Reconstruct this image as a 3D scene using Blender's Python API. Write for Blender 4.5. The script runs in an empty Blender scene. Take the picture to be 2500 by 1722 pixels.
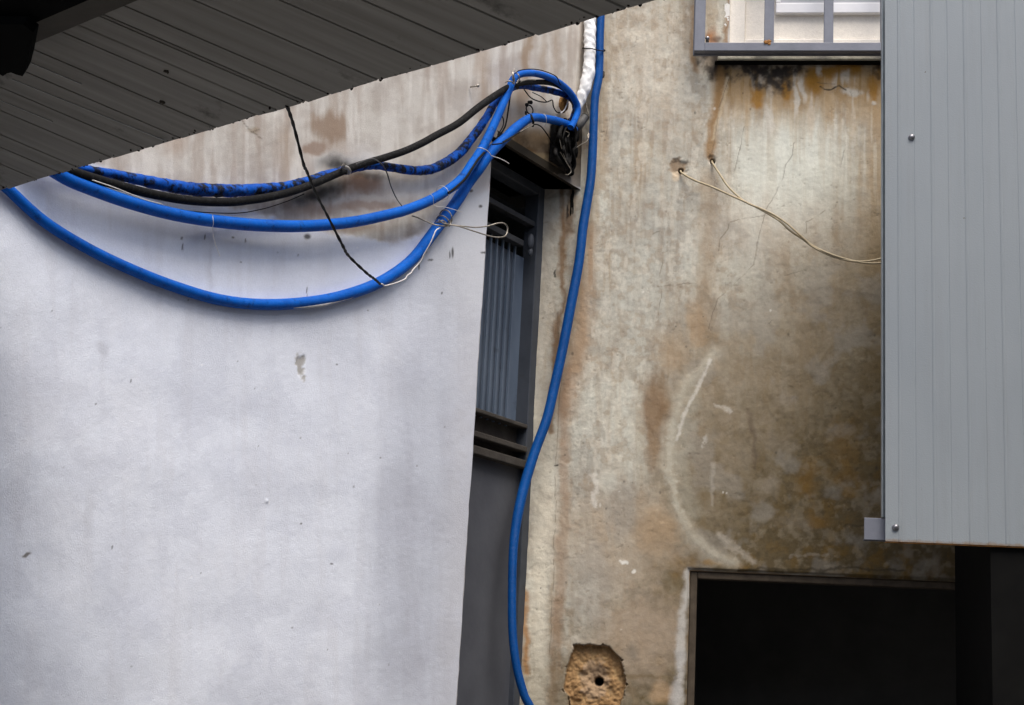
import bpy, bmesh, math, random
import numpy as np
from mathutils import Matrix, Vector
R_ = math.radians
random.seed(4)
# ------------------------------------------------------------------ camera
FPX = 3800.0; PITCH = R_(12.5); ROLL = R_(3)
C0 = np.array([0, 0, 1.6]); FW = np.array([0, math.cos(PITCH), math.sin(PITCH)])
_r = np.array([1., 0, 0]); _u = np.array([0, -math.sin(PITCH), math.cos(PITCH)])
RT = math.cos(ROLL)*_r + math.sin(ROLL)*_u; UP = -math.sin(ROLL)*_r + math.cos(ROLL)*_u
scn = bpy.context.scene
cam = bpy.data.cameras.new('camera'); camo = bpy.data.objects.new('camera', cam)
scn.collection.objects.link(camo)
cam.sensor_width = 36; cam.lens = FPX*36/2500; cam.clip_end = 500; cam.clip_start = 0.05
camo.matrix_world = Matrix(((RT[0], UP[0], -FW[0], C0[0]), (RT[1], UP[1], -FW[1], C0[1]), (RT[2], UP[2], -FW[2], C0[2]), (0, 0, 0, 1)))
scn.camera = camo
scn.render.resolution_x = 1024; scn.render.resolution_y = 705
# ------------------------------------------------------------------ light: overcast sky, soft high sun
SUN_EL = 60; SUN_AZ = 164     # azimuth clockwise from +Y: behind the camera and to its right
w = bpy.data.worlds.new("World"); scn.world = w; w.use_nodes = True
nt = w.node_tree; bg = nt.nodes['Background']
sky = nt.nodes.new('ShaderNodeTexSky'); sky.sky_type = 'NISHITA'; sky.sun_disc = False
sky.sun_elevation = R_(SUN_EL); sky.sun_rotation = R_(SUN_AZ)
sky.air_density = 1.0; sky.dust_density = 4.0; sky.ozone_density = 1.0
nt.links.new(sky.outputs[0], bg.inputs[0]); bg.inputs[1].default_value = 0.10
sl = bpy.data.lights.new('sun', 'SUN'); sl.energy = 1.5; sl.angle = R_(34); sl.color = (1, .96, .9)
so = bpy.data.objects.new('sun', sl); scn.collection.objects.link(so)
_d = Vector((math.sin(R_(SUN_AZ))*math.cos(R_(SUN_EL)), math.cos(R_(SUN_AZ))*math.cos(R_(SUN_EL)), math.sin(R_(SUN_EL))))
so.rotation_euler = _d.to_track_quat('Z', 'Y').to_euler()
scn.view_settings.view_transform = 'Standard'; scn.view_settings.look = 'None'
scn.view_settings.exposure = 1.02; scn.view_settings.gamma = 1

# ------------------------------------------------------------------ measuring helpers
def ray(x, y): return FW + RT*(x-1250)/FPX - UP*(y-861)/FPX
K = C0 + ray(1400, 900)*(5.6/ray(1400, 900)[1])          # a point on the inner corner of the two walls
def dirs(deg, s): return np.array([math.sin(R_(deg)), math.cos(R_(deg)), 0])
aR = R_(7.3); dR = np.array([math.cos(aR), -math.sin(aR), 0]); nR = np.array([-math.sin(aR), -math.cos(aR), 0])
aL = R_(32); dL = np.array([math.sin(aL), math.cos(aL), 0]); nL = np.array([math.cos(aL), -math.sin(aL), 0])
PL = {'R': (K, dR, nR), 'L': (K, dL, nL)}
def hit(x, y, pl='R', off=0.0):
    P, d, n = PL[pl]; P = P + n*off; r = ray(x, y)
    return C0 + r*(np.dot(P-C0, n)/np.dot(r, n))
def sz(x, y, pl='R', off=0.0):
    q = hit(x, y, pl, off); return float((q-K)@PL[pl][1]), float(q[2])
def W(pl, s, z, off=0.0):
    P, d, n = PL[pl]; q = K + d*s + n*off; return np.array([q[0], q[1], z])
def proj(Q):
    d = Q-C0; ww = d@FW; return 1250+FPX*(d@RT)/ww, 861-FPX*(d@UP)/ww
def depth(q): return float((q-C0)@FW)

# ------------------------------------------------------------------ numpy noise and masks
_rng = np.random.RandomState(7); LAT = _rng.rand(512, 512)
def vn(x, y, seed=0):
    x = x+seed*37.13; y = y+seed*17.77
    xi = np.floor(x).astype(int); yi = np.floor(y).astype(int); fx = x-xi; fy = y-yi
    fx = fx*fx*(3-2*fx); fy = fy*fy*(3-2*fy)
    a = LAT[xi % 512, yi % 512]; b = LAT[(xi+1) % 512, yi % 512]; c = LAT[xi % 512, (yi+1) % 512]; d = LAT[(xi+1) % 512, (yi+1) % 512]
    return (a*(1-fx)+b*fx)*(1-fy)+(c*(1-fx)+d*fx)*fy
def fbm(x, y, s, seed=0, o=4, sy=None):
    sy = sy or s; t = 0; a = .5; n = 0
    for k in range(o):
        t = t+a*vn(x/s*2**k, y/sy*2**k, seed+k*3); n += a; a *= .55
    return t/n
def ss(a, b, v):
    t = np.clip((v-a)/(b-a), 0, 1); return t*t*(3-2*t)
class Paint:
    """colour of the plaster (paint, stains, dirt, darkness in holes) at every point of a wall, laid out in the photo's pixels"""
    def __init__(s, u, v, base):
        s.u, s.v = u, v; s.c = np.ones(u.shape+(3,))*np.array(base); s.h = np.zeros(u.shape)
        s.wu = u+26*(fbm(u, v, 60, 1)-.5)+10*(fbm(u, v, 14, 2)-.5); s.wv = v+26*(fbm(u, v, 60, 3)-.5)+10*(fbm(u, v, 14, 4)-.5)
        s.grain = fbm(u, v, 9, 11, 3); s.mid = .6*fbm(u, v, 45, 12, 6)+.4*fbm(u, v, 16, 19, 4); s.str = fbm(u, v, 13, 13, 4, 150); s.str2 = fbm(u, v, 30, 14, 4, 260)
    def mix(s, m, col):
        m = np.clip(m, 0, 1)[..., None]; s.c = s.c*(1-m)+m*np.array(col)
    def blob(s, cx, cy, rx, ry, col, k=1., edge=.6, ang=0., brk=.5, src=None):
        a = R_(ang); du = s.wu-cx; dv = s.wv-cy
        r = np.sqrt(((du*math.cos(a)+dv*math.sin(a))/rx)**2+((-du*math.sin(a)+dv*math.cos(a))/ry)**2)
        n = s.mid if src is None else src
        s.mix(k*ss(1+edge*.5, 1-edge, r+brk*(n-.5)*2), col)
    def dist(s, pts, warp=1.):
        u = s.u*(1-warp)+s.wu*warp; v = s.v*(1-warp)+s.wv*warp; best = np.full(s.u.shape, 1e9)
        for (x0, y0), (x1, y1) in zip(pts[:-1], pts[1:]):
            dx, dy = x1-x0, y1-y0; t = np.clip(((u-x0)*dx+(v-y0)*dy)/(dx*dx+dy*dy), 0, 1)
            best = np.minimum(best, np.hypot(u-x0-t*dx, v-y0-t*dy))
        return best
    def stroke(s, pts, wd, col, k=1., warp=1., brk=.4, src=None, soft=1.0):
        n = s.mid if src is None else src
        d = s.dist(pts, warp)/wd; s.mix(k*ss(1+.5*soft, 1-.9*soft, d+brk*(n-.5)*2), col)
    def crack(s, pts, wd=1.15, k=.5, col=(.10, .075, .05), warp=.35):
        n = s.grain; s.mix(k*ss(1.5, .3, s.dist(pts, warp)/wd)*ss(.25, .5, fbm(s.u, s.v, 25, 31, 2)), col)
def lin(r, g, b): return tuple((c/255/12.92 if c/255 <= .04045 else ((c/255+.055)/1.055)**2.4) for c in (r, g, b))

# ------------------------------------------------------------------ object helpers
def link(o, parent=None):
    scn.collection.objects.link(o)
    if parent: o.parent = parent
    return o
def tag(o, label=None, cat=None, group=None, kind=None):
    for k, v in (('label', label), ('category', cat), ('group', group), ('kind', kind)):
        if v: o[k] = v
    return o
def empty(name, loc, label, cat, group=None):
    o = bpy.data.objects.new(name, None); link(o); o.location = Vector([float(v) for v in loc]); o.empty_display_size = .1
    bpy.context.view_layer.update()
    return tag(o, label, cat, group)
def mesh(name, verts, faces, mat, parent=None, smooth=False, uv=None, col=None):
    verts = np.asarray(verts, dtype=float)
    q = parent
    while q is not None: verts = verts-np.array(q.location); q = q.parent
    me = bpy.data.meshes.new(name)
    if isinstance(faces, np.ndarray):
        n, k = faces.shape
        me.vertices.add(len(verts)); me.vertices.foreach_set('co', verts.ravel())
        me.loops.add(n*k); me.loops.foreach_set('vertex_index', faces.ravel().astype(np.int32))
        me.polygons.add(n); me.polygons.foreach_set('loop_start', (np.arange(n)*k).astype(np.int32))
        me.update(calc_edges=True); me.validate()
    else:
        me.from_pydata([tuple(v) for v in verts], [], [tuple(f) for f in faces]); me.update()
    if smooth: me.polygons.foreach_set('use_smooth', [True]*len(me.polygons))
    if uv is not None:
        l = me.uv_layers.new(name='UVMap'); idx = np.zeros(len(me.loops), dtype=np.int32); me.loops.foreach_get('vertex_index', idx)
        l.data.foreach_set('uv', np.asarray(uv, dtype=float)[idx].ravel())
    if col is not None:
        a = me.color_attributes.new('paint', 'FLOAT_COLOR', 'POINT')
        a.data.foreach_set('color', np.concatenate([col, np.ones((len(col), 1))], 1).ravel())
    me.materials.append(mat)
    o = bpy.data.objects.new(name, me); link(o)
    if parent is not None: o.parent = parent
    return o
def bevel(o, wd=.002, seg=2):
    m = o.modifiers.new('bevel', 'BEVEL'); m.width = wd; m.segments = seg; m.limit_method = 'ANGLE'; m.angle_limit = R_(40); return o
class MB:
    def __init__(s): s.v = []; s.f = []
    def hexa(s, p8):
        n = len(s.v); s.v += [np.asarray(p, float) for p in p8]
        s.f += [tuple(n+i for i in f) for f in ((0, 3, 2, 1), (4, 5, 6, 7), (0, 1, 5, 4), (1, 2, 6, 5), (2, 3, 7, 6), (3, 0, 4, 7))]
    def wbox(s, pl, s0, s1, z0, z1, o0, o1):
        """box in a wall's own frame: along, up, out"""
        s.hexa([W(pl, a, z, o) for o in (o1, o0) for (a, z) in ((s0, z0), (s1, z0), (s1, z1), (s0, z1))])
    def bar(s, a, b, wd, dp, n):
        a = np.asarray(a, float); b = np.asarray(b, float); t = (b-a)/np.linalg.norm(b-a); n = n-t*(n@t); n = n/np.linalg.norm(n); q = np.cross(t, n)
        s.hexa([p+q*i*wd/2+n*j*dp/2 for j in (1, -1) for (p, i) in ((a, -1), (b, -1), (b, 1), (a, 1))])
    def lump(s, c, r, sub=3, amp=.25, sc=(1, 1, 1), seed=0):
        bm = bmesh.new(); bmesh.ops.create_icosphere(bm, subdivisions=sub, radius=1); n = len(s.v)
        for v in bm.verts:
            x, y, z = v.co; k = 1+amp*2*(float(vn(np.array(x*1.7+5+seed), np.array(y*1.7+z*1.3+9)))-.5)+amp*(float(vn(np.array(x*5+15+seed), np.array(y*5+z*4+9)))-.5)
            s.v.append(np.asarray(c)+np.array([x*sc[0], y*sc[1], z*sc[2]])*r*k)
        s.f += [tuple(n+v.index for v in f.verts) for f in bm.faces]; bm.free()
    def build(s, name, mat, parent=None, smooth=False):
        o = mesh(name, np.array(s.v), s.f, mat, parent, smooth)
        bm = bmesh.new(); bm.from_mesh(o.data); bmesh.ops.recalc_face_normals(bm, faces=bm.faces); bm.to_mesh(o.data); bm.free()
        return o
def spline(P, step=.008):
    P = [np.asarray(p, float) for p in P]; Q = [2*P[0]-P[1]]+P+[2*P[-1]-P[-2]]; out = []
    for i in range(1, len(Q)-2):
        a, b, c, d = Q[i-1:i+3]; n = max(2, int(np.linalg.norm((c-b)[:3])/step))
        for k in range(n):
            t = k/n; out.append(.5*((2*b)+(c-a)*t+(2*a-5*b+4*c-d)*t*t+(3*b-a-3*c+d)*t**3))
    out.append(P[-1]); return np.array(out)
def tube_data(pts, rad, sides=14, jit=None, half=None):
    pts = np.asarray(pts); n = len(pts); T = np.gradient(pts, axis=0); T /= np.linalg.norm(T, axis=1)[:, None]+1e-12
    N = np.zeros_like(T); a = np.array([.3, -.8, .5]); a = a-T[0]*(a@T[0]); N[0] = a/np.linalg.norm(a)
    for i in range(1, n):
        v = N[i-1]-T[i]*(N[i-1]@T[i]); N[i] = v/np.linalg.norm(v)
    B = np.cross(T, N); L = np.concatenate([[0], np.cumsum(np.linalg.norm(np.diff(pts, axis=0), axis=1))])
    th = np.linspace(0, 2*np.pi, sides, endpoint=False); rad = np.broadcast_to(rad, (n,))
    rr = rad[:, None]*np.ones((1, sides))
    if jit is not None: rr = rr*jit(L[:, None], th[None, :])
    V = pts[:, None, :]+(N[:, None, :]*np.cos(th)[None, :, None]+B[:, None, :]*np.sin(th)[None, :, None])*rr[..., None]
    UV = np.stack([L[:, None]*np.ones((1, sides)), th[None, :]/6.2832*np.ones((n, 1))], -1)
    i = np.arange(n-1)[:, None]*sides; j = np.arange(sides)[None, :]; j2 = (j+1) % sides
    F = np.stack([i+j, i+j2, i+sides+j2, i+sides+j], -1).reshape(-1, 4)
    return V.reshape(-1, 3), F, UV.reshape(-1, 2)
def wires(name, lists, mat, parent=None, step=.006, sides=10, jit=None):
    """lists: [(3-D points, radius or radii)] -> one mesh"""
    Vs, Fs, Us, n = [], [], [], 0
    for P, r in lists:
        r = np.broadcast_to(np.asarray(r, float), (len(P),)); S = spline([np.append(p, q) for p, q in zip(P, r)], step)
        V, F, U = tube_data(S[:, :3], S[:, 3], sides, jit); Vs.append(V); Fs.append(F+n); Us.append(U); n += len(V)
        m = len(V)   # end caps as small cones
        Vs.append(np.array([S[0, :3], S[-1, :3]])); Us.append(np.zeros((2, 2)))
        a = np.arange(sides); Fs.append(np.stack([a+n-m, (a+1) % sides+n-m, np.full(sides, n), np.full(sides, n)], -1)); e = n-sides
        Fs.append(np.stack([(a+1) % sides+e, a+e, np.full(sides, n+1), np.full(sides, n+1)], -1)); n += 2
    F = np.concatenate(Fs); q = F[F[:, 2] != F[:, 3]]; t = F[F[:, 2] == F[:, 3]][:, :3]
    return mesh(name, np.concatenate(Vs), [tuple(x) for x in q.tolist()]+[tuple(x) for x in t.tolist()], mat, parent, True, np.concatenate(Us))
def path(pts):
    """(x, y, plane, off, width in photo pixels) -> 3-D points and radii"""
    P = [hit(x, y, pl, of) for x, y, pl, of, wd in pts]; return P, [wd/2*depth(p)/FPX for p, (_, _, _, _, wd) in zip(P, pts)]
def L_(pts, off, wd): return [(x, y, 'L', off, wd) for x, y in pts]

# ------------------------------------------------------------------ materials
class NM:
    def __init__(s, name):
        s.m = bpy.data.materials.new(name); s.m.use_nodes = True; s.t = s.m.node_tree; s.b = s.t.nodes['Principled BSDF']; s.b.inputs['Specular IOR Level'].default_value = .35
        s.co = s.n('ShaderNodeTexCoord')
    def n(s, k, **kw):
        x = s.t.nodes.new(k)
        for a, v in kw.items(): setattr(x, a, v)
        return x
    def l(s, a, b): s.t.links.new(a, b)
    def noise(s, sc, det=6, rough=.6, st=(1, 1, 1), coord='Object', vec=None):
        mp = s.n('ShaderNodeMapping'); mp.inputs['Scale'].default_value = st; s.l(vec or s.co.outputs[coord], mp.inputs[0])
        x = s.n('ShaderNodeTexNoise'); x.inputs['Scale'].default_value = sc; x.inputs['Detail'].default_value = det; x.inputs['Roughness'].default_value = rough
        s.l(mp.outputs[0], x.inputs['Vector']); return x.outputs['Fac']
    def ramp(s, f, stops):
        x = s.n('ShaderNodeValToRGB'); e = x.color_ramp.elements
        while len(e) < len(stops): e.new(.5)
        for q, (p, c) in zip(e, stops): q.position = p; q.color = tuple(c)+(1,) if len(c) == 3 else c
        s.l(f, x.inputs[0]); return x.outputs[0]
    def mix(s, a, b, f, mode='MIX'):
        x = s.n('ShaderNodeMix', data_type='RGBA', blend_type=mode)
        for sock, v in ((x.inputs[6], a), (x.inputs[7], b), (x.inputs[0], f)):
            if isinstance(v, (int, float)): sock.default_value = v
            elif isinstance(v, tuple): sock.default_value = v+(1,)
            else: s.l(v, sock)
        return x.outputs[2]
    def math(s, op, a, b=0.):
        x = s.n('ShaderNodeMath', operation=op)
        for sock, v in ((x.inputs[0], a), (x.inputs[1], b)):
            if isinstance(v, (int, float)): sock.default_value = v
            else: s.l(v, sock)
        return x.outputs[0]
    def bump(s, h, st=.5, dist=.002):
        x = s.n('ShaderNodeBump'); x.inputs['Strength'].default_value = st; x.inputs['Distance'].default_value = dist; s.l(h, x.inputs['Height']); s.l(x.outputs[0], s.b.inputs['Normal'])
    def set(s, col=None, rough=None, metal=None):
        for k, v in (('Base Color', col), ('Roughness', rough), ('Metallic', metal)):
            if v is None: continue
            if isinstance(v, tuple): v = v+(1,)
            if isinstance(v, (int, float, tuple)): s.b.inputs[k].default_value = v
            else: s.l(v, s.b.inputs[k])
        return s.m
def plaster(name, bdist, bsc, gr=.16, var=.10, lump=1.6):
    s = NM(name); at = s.n('ShaderNodeAttribute', attribute_name='paint')
    fine = s.noise(230, 3, .75); mid = s.noise(55, 8, .62); big = s.noise(9, 8, .6, (1, 1, .35))
    f = s.math('ADD', 1-gr-var, s.math('ADD', s.math('MULTIPLY', fine, gr*2), s.math('MULTIPLY', mid, var*2)))
    f = s.math('SUBTRACT', f, .0); cx = s.n('ShaderNodeCombineColor')
    for i in range(3): s.l(f, cx.inputs[i])
    c = s.mix(at.outputs['Color'], cx.outputs[0], 1., 'MULTIPLY')
    c = s.mix(c, (.9, .87, .8), s.math('MULTIPLY', s.ramp(big, [(.35, (1, 1, 1)), (.7, (0, 0, 0))]), .10), 'MIX') if False else c
    h = s.math('ADD', s.math('MULTIPLY', s.noise(bsc, 10, .68), 1.), s.math('MULTIPLY', s.noise(bsc*.18, 5, .55), lump))
    h = s.math('ADD', h, s.math('MULTIPLY', fine, .25))
    s.bump(h, 1., bdist); return s.set(c, .88)
def simple(name, c0, c1, sc=20, rough=.5, metal=0., bump=0., bsc=60, st=(1, 1, 1), spots=None, coord='Object'):
    s = NM(name); c = s.ramp(s.noise(sc, 6, .6, st, coord), [(.3, c0), (.7, c1)])
    if spots:
        col, sc2, lo, hi = spots; c = s.mix(c, col, s.ramp(s.noise(sc2, 8, .65), [(lo, (0, 0, 0)), (hi, (1, 1, 1))]))
    if bump: s.bump(s.noise(bsc, 6, .6), 1., bump)
    return s.set(c, rough, metal)
M = {}
M['wallR'] = plaster('weathered render', .0015, 80, .15, .14, .8)
M['wallL'] = plaster('white painted render', .0012, 260, .12, .035, .07)
def hose_mat(name, col, dark, dirt, lo, hi, ribs=True, top=None):
    s = NM(name); uv = s.co.outputs['UV']; sp = s.n('ShaderNodeSeparateXYZ'); s.l(uv, sp.inputs[0])
    c = s.mix(col, dark, s.ramp(s.noise(14, 5), [(.35, (0, 0, 0)), (.75, (1, 1, 1))]))
    d = s.ramp(s.noise(26, 8, .7), [(lo, (0, 0, 0)), (hi, (1, 1, 1))]); c = s.mix(c, dirt, d)
    dust = s.ramp(s.noise(110, 6, .75), [(.52, (0, 0, 0)), (.80, (1, 1, 1))]); c = s.mix(c, (.42, .45, .50), s.math('MULTIPLY', dust, .10))
    if ribs:
        wv = s.math('SINE', s.math('MULTIPLY', sp.outputs[0], 6.2832/.0042)); s.bump(s.math('ADD', s.math('MULTIPLY', wv, .5), s.math('MULTIPLY', s.noise(120, 4), .8)), .8, .0009)
    else: s.bump(s.noise(70, 5), .6, .001)
    s.b.inputs['Specular IOR Level'].default_value = .14; return s.set(c, s.ramp(s.noise(40, 4), [(.3, (.42,)*3), (.7, (.65,)*3)]))
M['blue'] = hose_mat('blue corrugated plastic', (.0, .112, .52), (.0, .075, .38), (.002, .015, .06), .57, .72)
M['blue_dirty'] = hose_mat('sooty split blue plastic', (.0, .085, .46), (.0, .05, .30), (.004, .006, .012), .46, .56)
M['blue_deep'] = hose_mat('deep blue pipe', (.0, .066, .27), (.0, .050, .21), (.002, .03, .13), .68, .85)
M['black'] = hose_mat('matt black rubber', (.006, .006, .006), (.010, .0095, .009), (.03, .028, .024), .6, .8, False)
M['black_thin'] = simple('black cord', (.006, .006, .006), (.014, .013, .012), 30, .7)
M['wire'] = simple('dull tie wire', (.16, .14, .11), (.36, .33, .28), 60, .42, .35)
M['white_wire'] = simple('white twine', (.48, .46, .44), (.75, .73, .70), 60, .8)
M['beige'] = simple('cream flex', (.34, .27, .16), (.50, .42, .28), 40, .5)
M['brown_wire'] = simple('brown flex', (.20, .12, .07), (.34, .22, .14), 40, .6)
M['wrap'] = simple('white wrapping tape', (.82, .83, .83), (.90, .91, .91), 12, .7, 0, .0015, 45, spots=((.30, .28, .25), 22, .62, .9))
M['grey_pvc'] = simple('dusty grey pipe', (.05, .05, .05), (.11, .11, .11), 40, .6)
M['galv'] = simple('galvanised clamp', (.25, .23, .20), (.5, .47, .42), 50, .4, .7)
M['foam'] = simple('aged foam', (.16, .08, .02), (.36, .20, .07), 60, .95, 0, .006, 120)
M['grille'] = simple('grey painted steel', (.135, .145, .175), (.19, .20, .235), 10, .48, .1, .0006, 60, spots=((.17, .10, .05), 16, .68, .78))
M['rust'] = simple('rust', (.20, .08, .02), (.34, .17, .05), 60, .9, 0, .002, 90)
M['alu'] = simple('window aluminium', (.62, .62, .64), (.75, .75, .77), 6, .4, .1)
M['glass'] = simple('frosted pane', (.34, .34, .37), (.46, .46, .50), 4, .22)
M['sill'] = simple('mossy stone sill', (.30, .29, .23), (.50, .48, .40), 40, .9, 0, .004, 80)
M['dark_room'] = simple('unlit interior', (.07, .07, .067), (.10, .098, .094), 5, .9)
M['clad'] = simple('pale grey coated steel', (.225, .25, .275), (.262, .285, .305), 2.5, .42, .15, .0004, 14, (1, 1, .3), spots=((.20, .19, .17), 30, .74, .95))
M['trim'] = simple('pale steel trim', (.25, .29, .31), (.36, .40, .42), 20, .45, .2, spots=((.2, .15, .1), 30, .66, .8))
M['wood'] = simple('red brown timber', (.05, .014, .006), (.16, .06, .025), 30, .8, 0, .002, 60, (6, 6, .6))
M['gate'] = simple('slate grey painted steel', (.042, .049, .062), (.068, .078, .096), 8, .55, .1, .001, 30, spots=((.03, .026, .022), 12, .6, .8))
M['gate_sheet'] = simple('blue grey steel sheet', (.085, .115, .165), (.145, .185, .245), 6, .5, .1, .0008, 18, (1, 1, .35), spots=((.035, .04, .05), 10, .6, .8))
M['gate_low'] = simple('dusty charcoal steel', (.056, .060, .074), (.080, .086, .102), 5, .75, 0, .0008, 40)
M['gate_dirt'] = simple('dirty ledge steel', (.035, .030, .026), (.065, .058, .050), 14, .9, 0, .002, 60)
M['roofm'] = None
M['beam'] = simple('brown grey beam', (.05, .044, .034), (.075, .066, .052), 10, .9)
M['beam_black'] = simple('soot and shade black', (.006, .006, .006), (.009, .009, .0085), 10, 1.0); M['beam_black'].node_tree.nodes['Principled BSDF'].inputs['Specular IOR Level'].default_value = .05  # shared by real grime and by surfaces that paint deep shade
M['cavity'] = simple('crumbled brown mortar', (.13, .065, .022), (.36, .21, .09), 60, .98, 0, .010, 85, spots=((.09, .075, .06), 40, .52, .62))
M['bolt'] = simple('zinc bolt', (.16, .16, .17), (.34, .34, .36), 90, .35, .8)
for k in ('black', 'black_thin'):
    q = M[k].node_tree.nodes['Principled BSDF']; q.inputs['Specular IOR Level'].default_value = .12
    for l in list(M[k].node_tree.links):
        if l.to_socket == q.inputs['Roughness']: M[k].node_tree.links.remove(l)
    q.inputs['Roughness'].default_value = .75
M['ground'] = simple('concrete yard', (.09, .088, .084), (.14, .136, .13), 1.5, .9, 0, .01, 8)

# ------------------------------------------------------------------ ground
g = mesh('ground', [(-60, -60, 0), (60, -60, 0), (60, 60, 0), (-60, 60, 0)], [(0, 1, 2, 3)], M['ground']); tag(g, kind='structure')

M['stucco'] = simple('grey stucco', (.20, .195, .185), (.30, .29, .275), 3, .95, 0, .003, 60, (1, 1, .3))
def block(x0, x1, y0, y1, h, label):
    # unseen building added to keep low light off the yard: wall and roof slab
    b = empty('blocker', ((x0+x1)/2, (y0+y1)/2, 0), label, 'blocker'); mb = MB()
    def bx(mb, a, b_, c, d, z0, z1): mb.hexa([np.array(q) for z in (z0, z1) for q in ((a, c, z), (b_, c, z), (b_, d, z), (a, d, z))])
    bx(mb, x0, x1, y0, y1, 0, h); mb.build('wall', M['stucco'], b); mb = MB(); bx(mb, x0-.15, x1+.15, y0-.15, y1+.15, h, h+.2); mb.build('roof', M['stucco'], b)
    return b
block(-6, 7, -9, -5, 5.2, 'unseen plain grey stucco building across the yard behind the photographer')
block(3.4, 8, -4.2, 3.6, 5.0, 'unseen plain grey stucco building along the right side of the yard')

# ------------------------------------------------------------------ REAR WALL (right)
wallR = empty('plaster_wall', W('R', .5, 0), 'weathered beige plaster wall with ochre damp stains, a barred window and a dark doorway', 'wall')
s_in = -.150
WIN = (sz(1781, 60)[0], sz(1781, 111)[1]); DOOR = (sz(1682, 1500)[0], sz(1900, 1402)[1])
def breaks(a, b, st, cuts):
    xs = [a]; cs = sorted([c for c in cuts if a < c < b])+[b]
    for c in cs:
        n = max(1, int(round((c-xs[-1])/st))); xs += list(np.linspace(xs[-1], c, n+1)[1:])
    return np.array(xs)
ST = .0032
sv = breaks(s_in, 1.78, ST, [WIN[0], DOOR[0]]); zv = breaks(1.42, 4.36, ST, [WIN[1], DOOR[1]])
S, Z = np.meshgrid(sv, zv); Pw = K[None, None, :]+S[..., None]*dR; Pw[..., 2] = Z
def projv(Pw):
    D = Pw-C0; ww = D@FW; return 1250+FPX*(D@RT)/ww, 861-FPX*(D@UP)/ww
U, V = projv(Pw)
p = Paint(U, V, lin(190, 186, 176))
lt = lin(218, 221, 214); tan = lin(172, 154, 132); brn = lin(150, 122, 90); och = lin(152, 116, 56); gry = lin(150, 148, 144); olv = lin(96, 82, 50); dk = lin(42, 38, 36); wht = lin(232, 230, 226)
# mottling of the old render
p.mix(.55*ss(.42, .68, p.mid), lin(172, 164, 152)); p.mix(.60*ss(.45, .72, p.str2), tan); p.mix(.45*ss(.50, .75, fbm(U, V, 110, 21)), gry)
p.mix(.55*ss(.52, .75, fbm(U, V, 90, 22, 5, 160)), lt); p.mix(.25*ss(.5, .8, p.str), brn)
p.blob(1590, 150, 130, 170, lin(196, 184, 170), .5); p.blob(1650, 330, 60, 50, lin(165, 150, 135), .35)
p.blob(1590, 620, 90, 190, gry, .45, src=p.str); p.blob(1560, 700, 80, 150, lt, .35, src=p.str2)
p.mix(.38*ss(.50, .66, fbm(U, V, 22, 91, 5)), lin(150, 130, 108)); p.mix(.34*ss(.52, .68, fbm(U, V, 15, 92, 4, 30)), lin(226, 222, 212)); p.mix(.25*ss(.5, .7, fbm(U, V, 7, 93, 3)), gry)
# column beside the vertical pipe
p.stroke([(1480, 30), (1470, 300), (1440, 620), (1400, 900)], 16, tan, .65, brk=.6, src=p.str); p.stroke([(1440, 560), (1420, 800), (1385, 1000)], 26, lin(160, 128, 98), .55, src=p.str2)
p.stroke([(1380, 900), (1375, 1300), (1352, 1722)], 16, lin(150, 120, 95), .6, brk=.8, src=p.str)
p.stroke([(1330, 1000), (1310, 1722)], 30, lin(226, 220, 206), .75, brk=.5, src=p.str); p.stroke([(1330, 480), (1330, 1000)], 24, lin(190, 184, 174), .5)
p.stroke([(1368, 440), (1372, 700), (1345, 1050)], 9, lin(120, 84, 44), .75, brk=.9, src=p.str); p.stroke([(1395, 445), (1385, 560)], 14, lin(96, 66, 34), .8, brk=.5)
p.stroke([(1402, 60), (1398, 430)], 10, lin(110, 92, 76), .85, brk=.3); p.stroke([(1283, 1450), (1284, 1640)], 10, lin(176, 126, 72), .8, brk=.5)
for x, y, a, b in ((1383, 520, 4, 22), (1325, 580, 4, 10), (1358, 670, 3, 9), (1300, 620, 8, 12), (1360, 1130, 8, 3), (1325, 1439, 2, 4)): p.blob(x, y, a, b, dk, .9, .4, brk=.2)
# light field under the window and its run-off
p.blob(1930, 420, 190, 150, lt, .85, .7, src=p.str2); p.blob(1880, 560, 180, 90, lin(214, 210, 202), .5, .8)
p.stroke([(2140, 180), (2150, 900)], 40, lin(176, 152, 120), .6, brk=.6, src=p.str)
p.mix(.30*ss(.56, .66, fbm(U, V, 9, 96, 3, 170))*ss(150, 260, V)*ss(640, 420, V)*ss(1745, 1800, U), lin(226, 228, 222)); p.mix(.18*ss(.56, .66, fbm(U, V, 8, 97, 3, 150))*ss(150, 220, V)*ss(560, 380, V)*ss(1745, 1800, U), lin(164, 140, 106))
p.mix(.22*ss(.5, .62, fbm(U, V, 10, 98, 3, 140))*ss(1400, 1440, U)*ss(1720, 1660, U)*ss(900, 600, V), lin(206, 206, 198))
band = ss(150, 175, V)*ss(345, 205, V+70*(p.str-.5)*2+25*(p.str2-.5)*2)*ss(1722, 1762, U); p.mix(.85*band, lin(176, 146, 104)); p.mix(.6*band*ss(.45, .62, p.str), och)
p.mix(.7*band*ss(.58, .7, fbm(U, V, 20, 45, 3, 120)), lin(204, 196, 184))
for x, y, a, b in ((1982, 183, 20, 26), (2026, 178, 17, 26), (2092, 172, 26, 14), (1918, 224, 13, 34), (2134, 210, 12, 45), (2150, 180, 14, 30), (2060, 170, 60, 14), (1990, 205, 20, 30), (1850, 240, 16, 26)): p.blob(x, y, a, b, lin(160, 114, 38), .85, .6, brk=.6)
for x, y, a, b in ((1960, 215, 8, 40), (1942, 250, 8, 45), (2003, 168, 6, 22), (2080, 225, 30, 10), (2133, 248, 8, 6), (1878, 290, 12, 50)): p.blob(x, y, a, b, lin(216, 212, 204), .75, .6, brk=.4, src=p.str)
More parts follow.
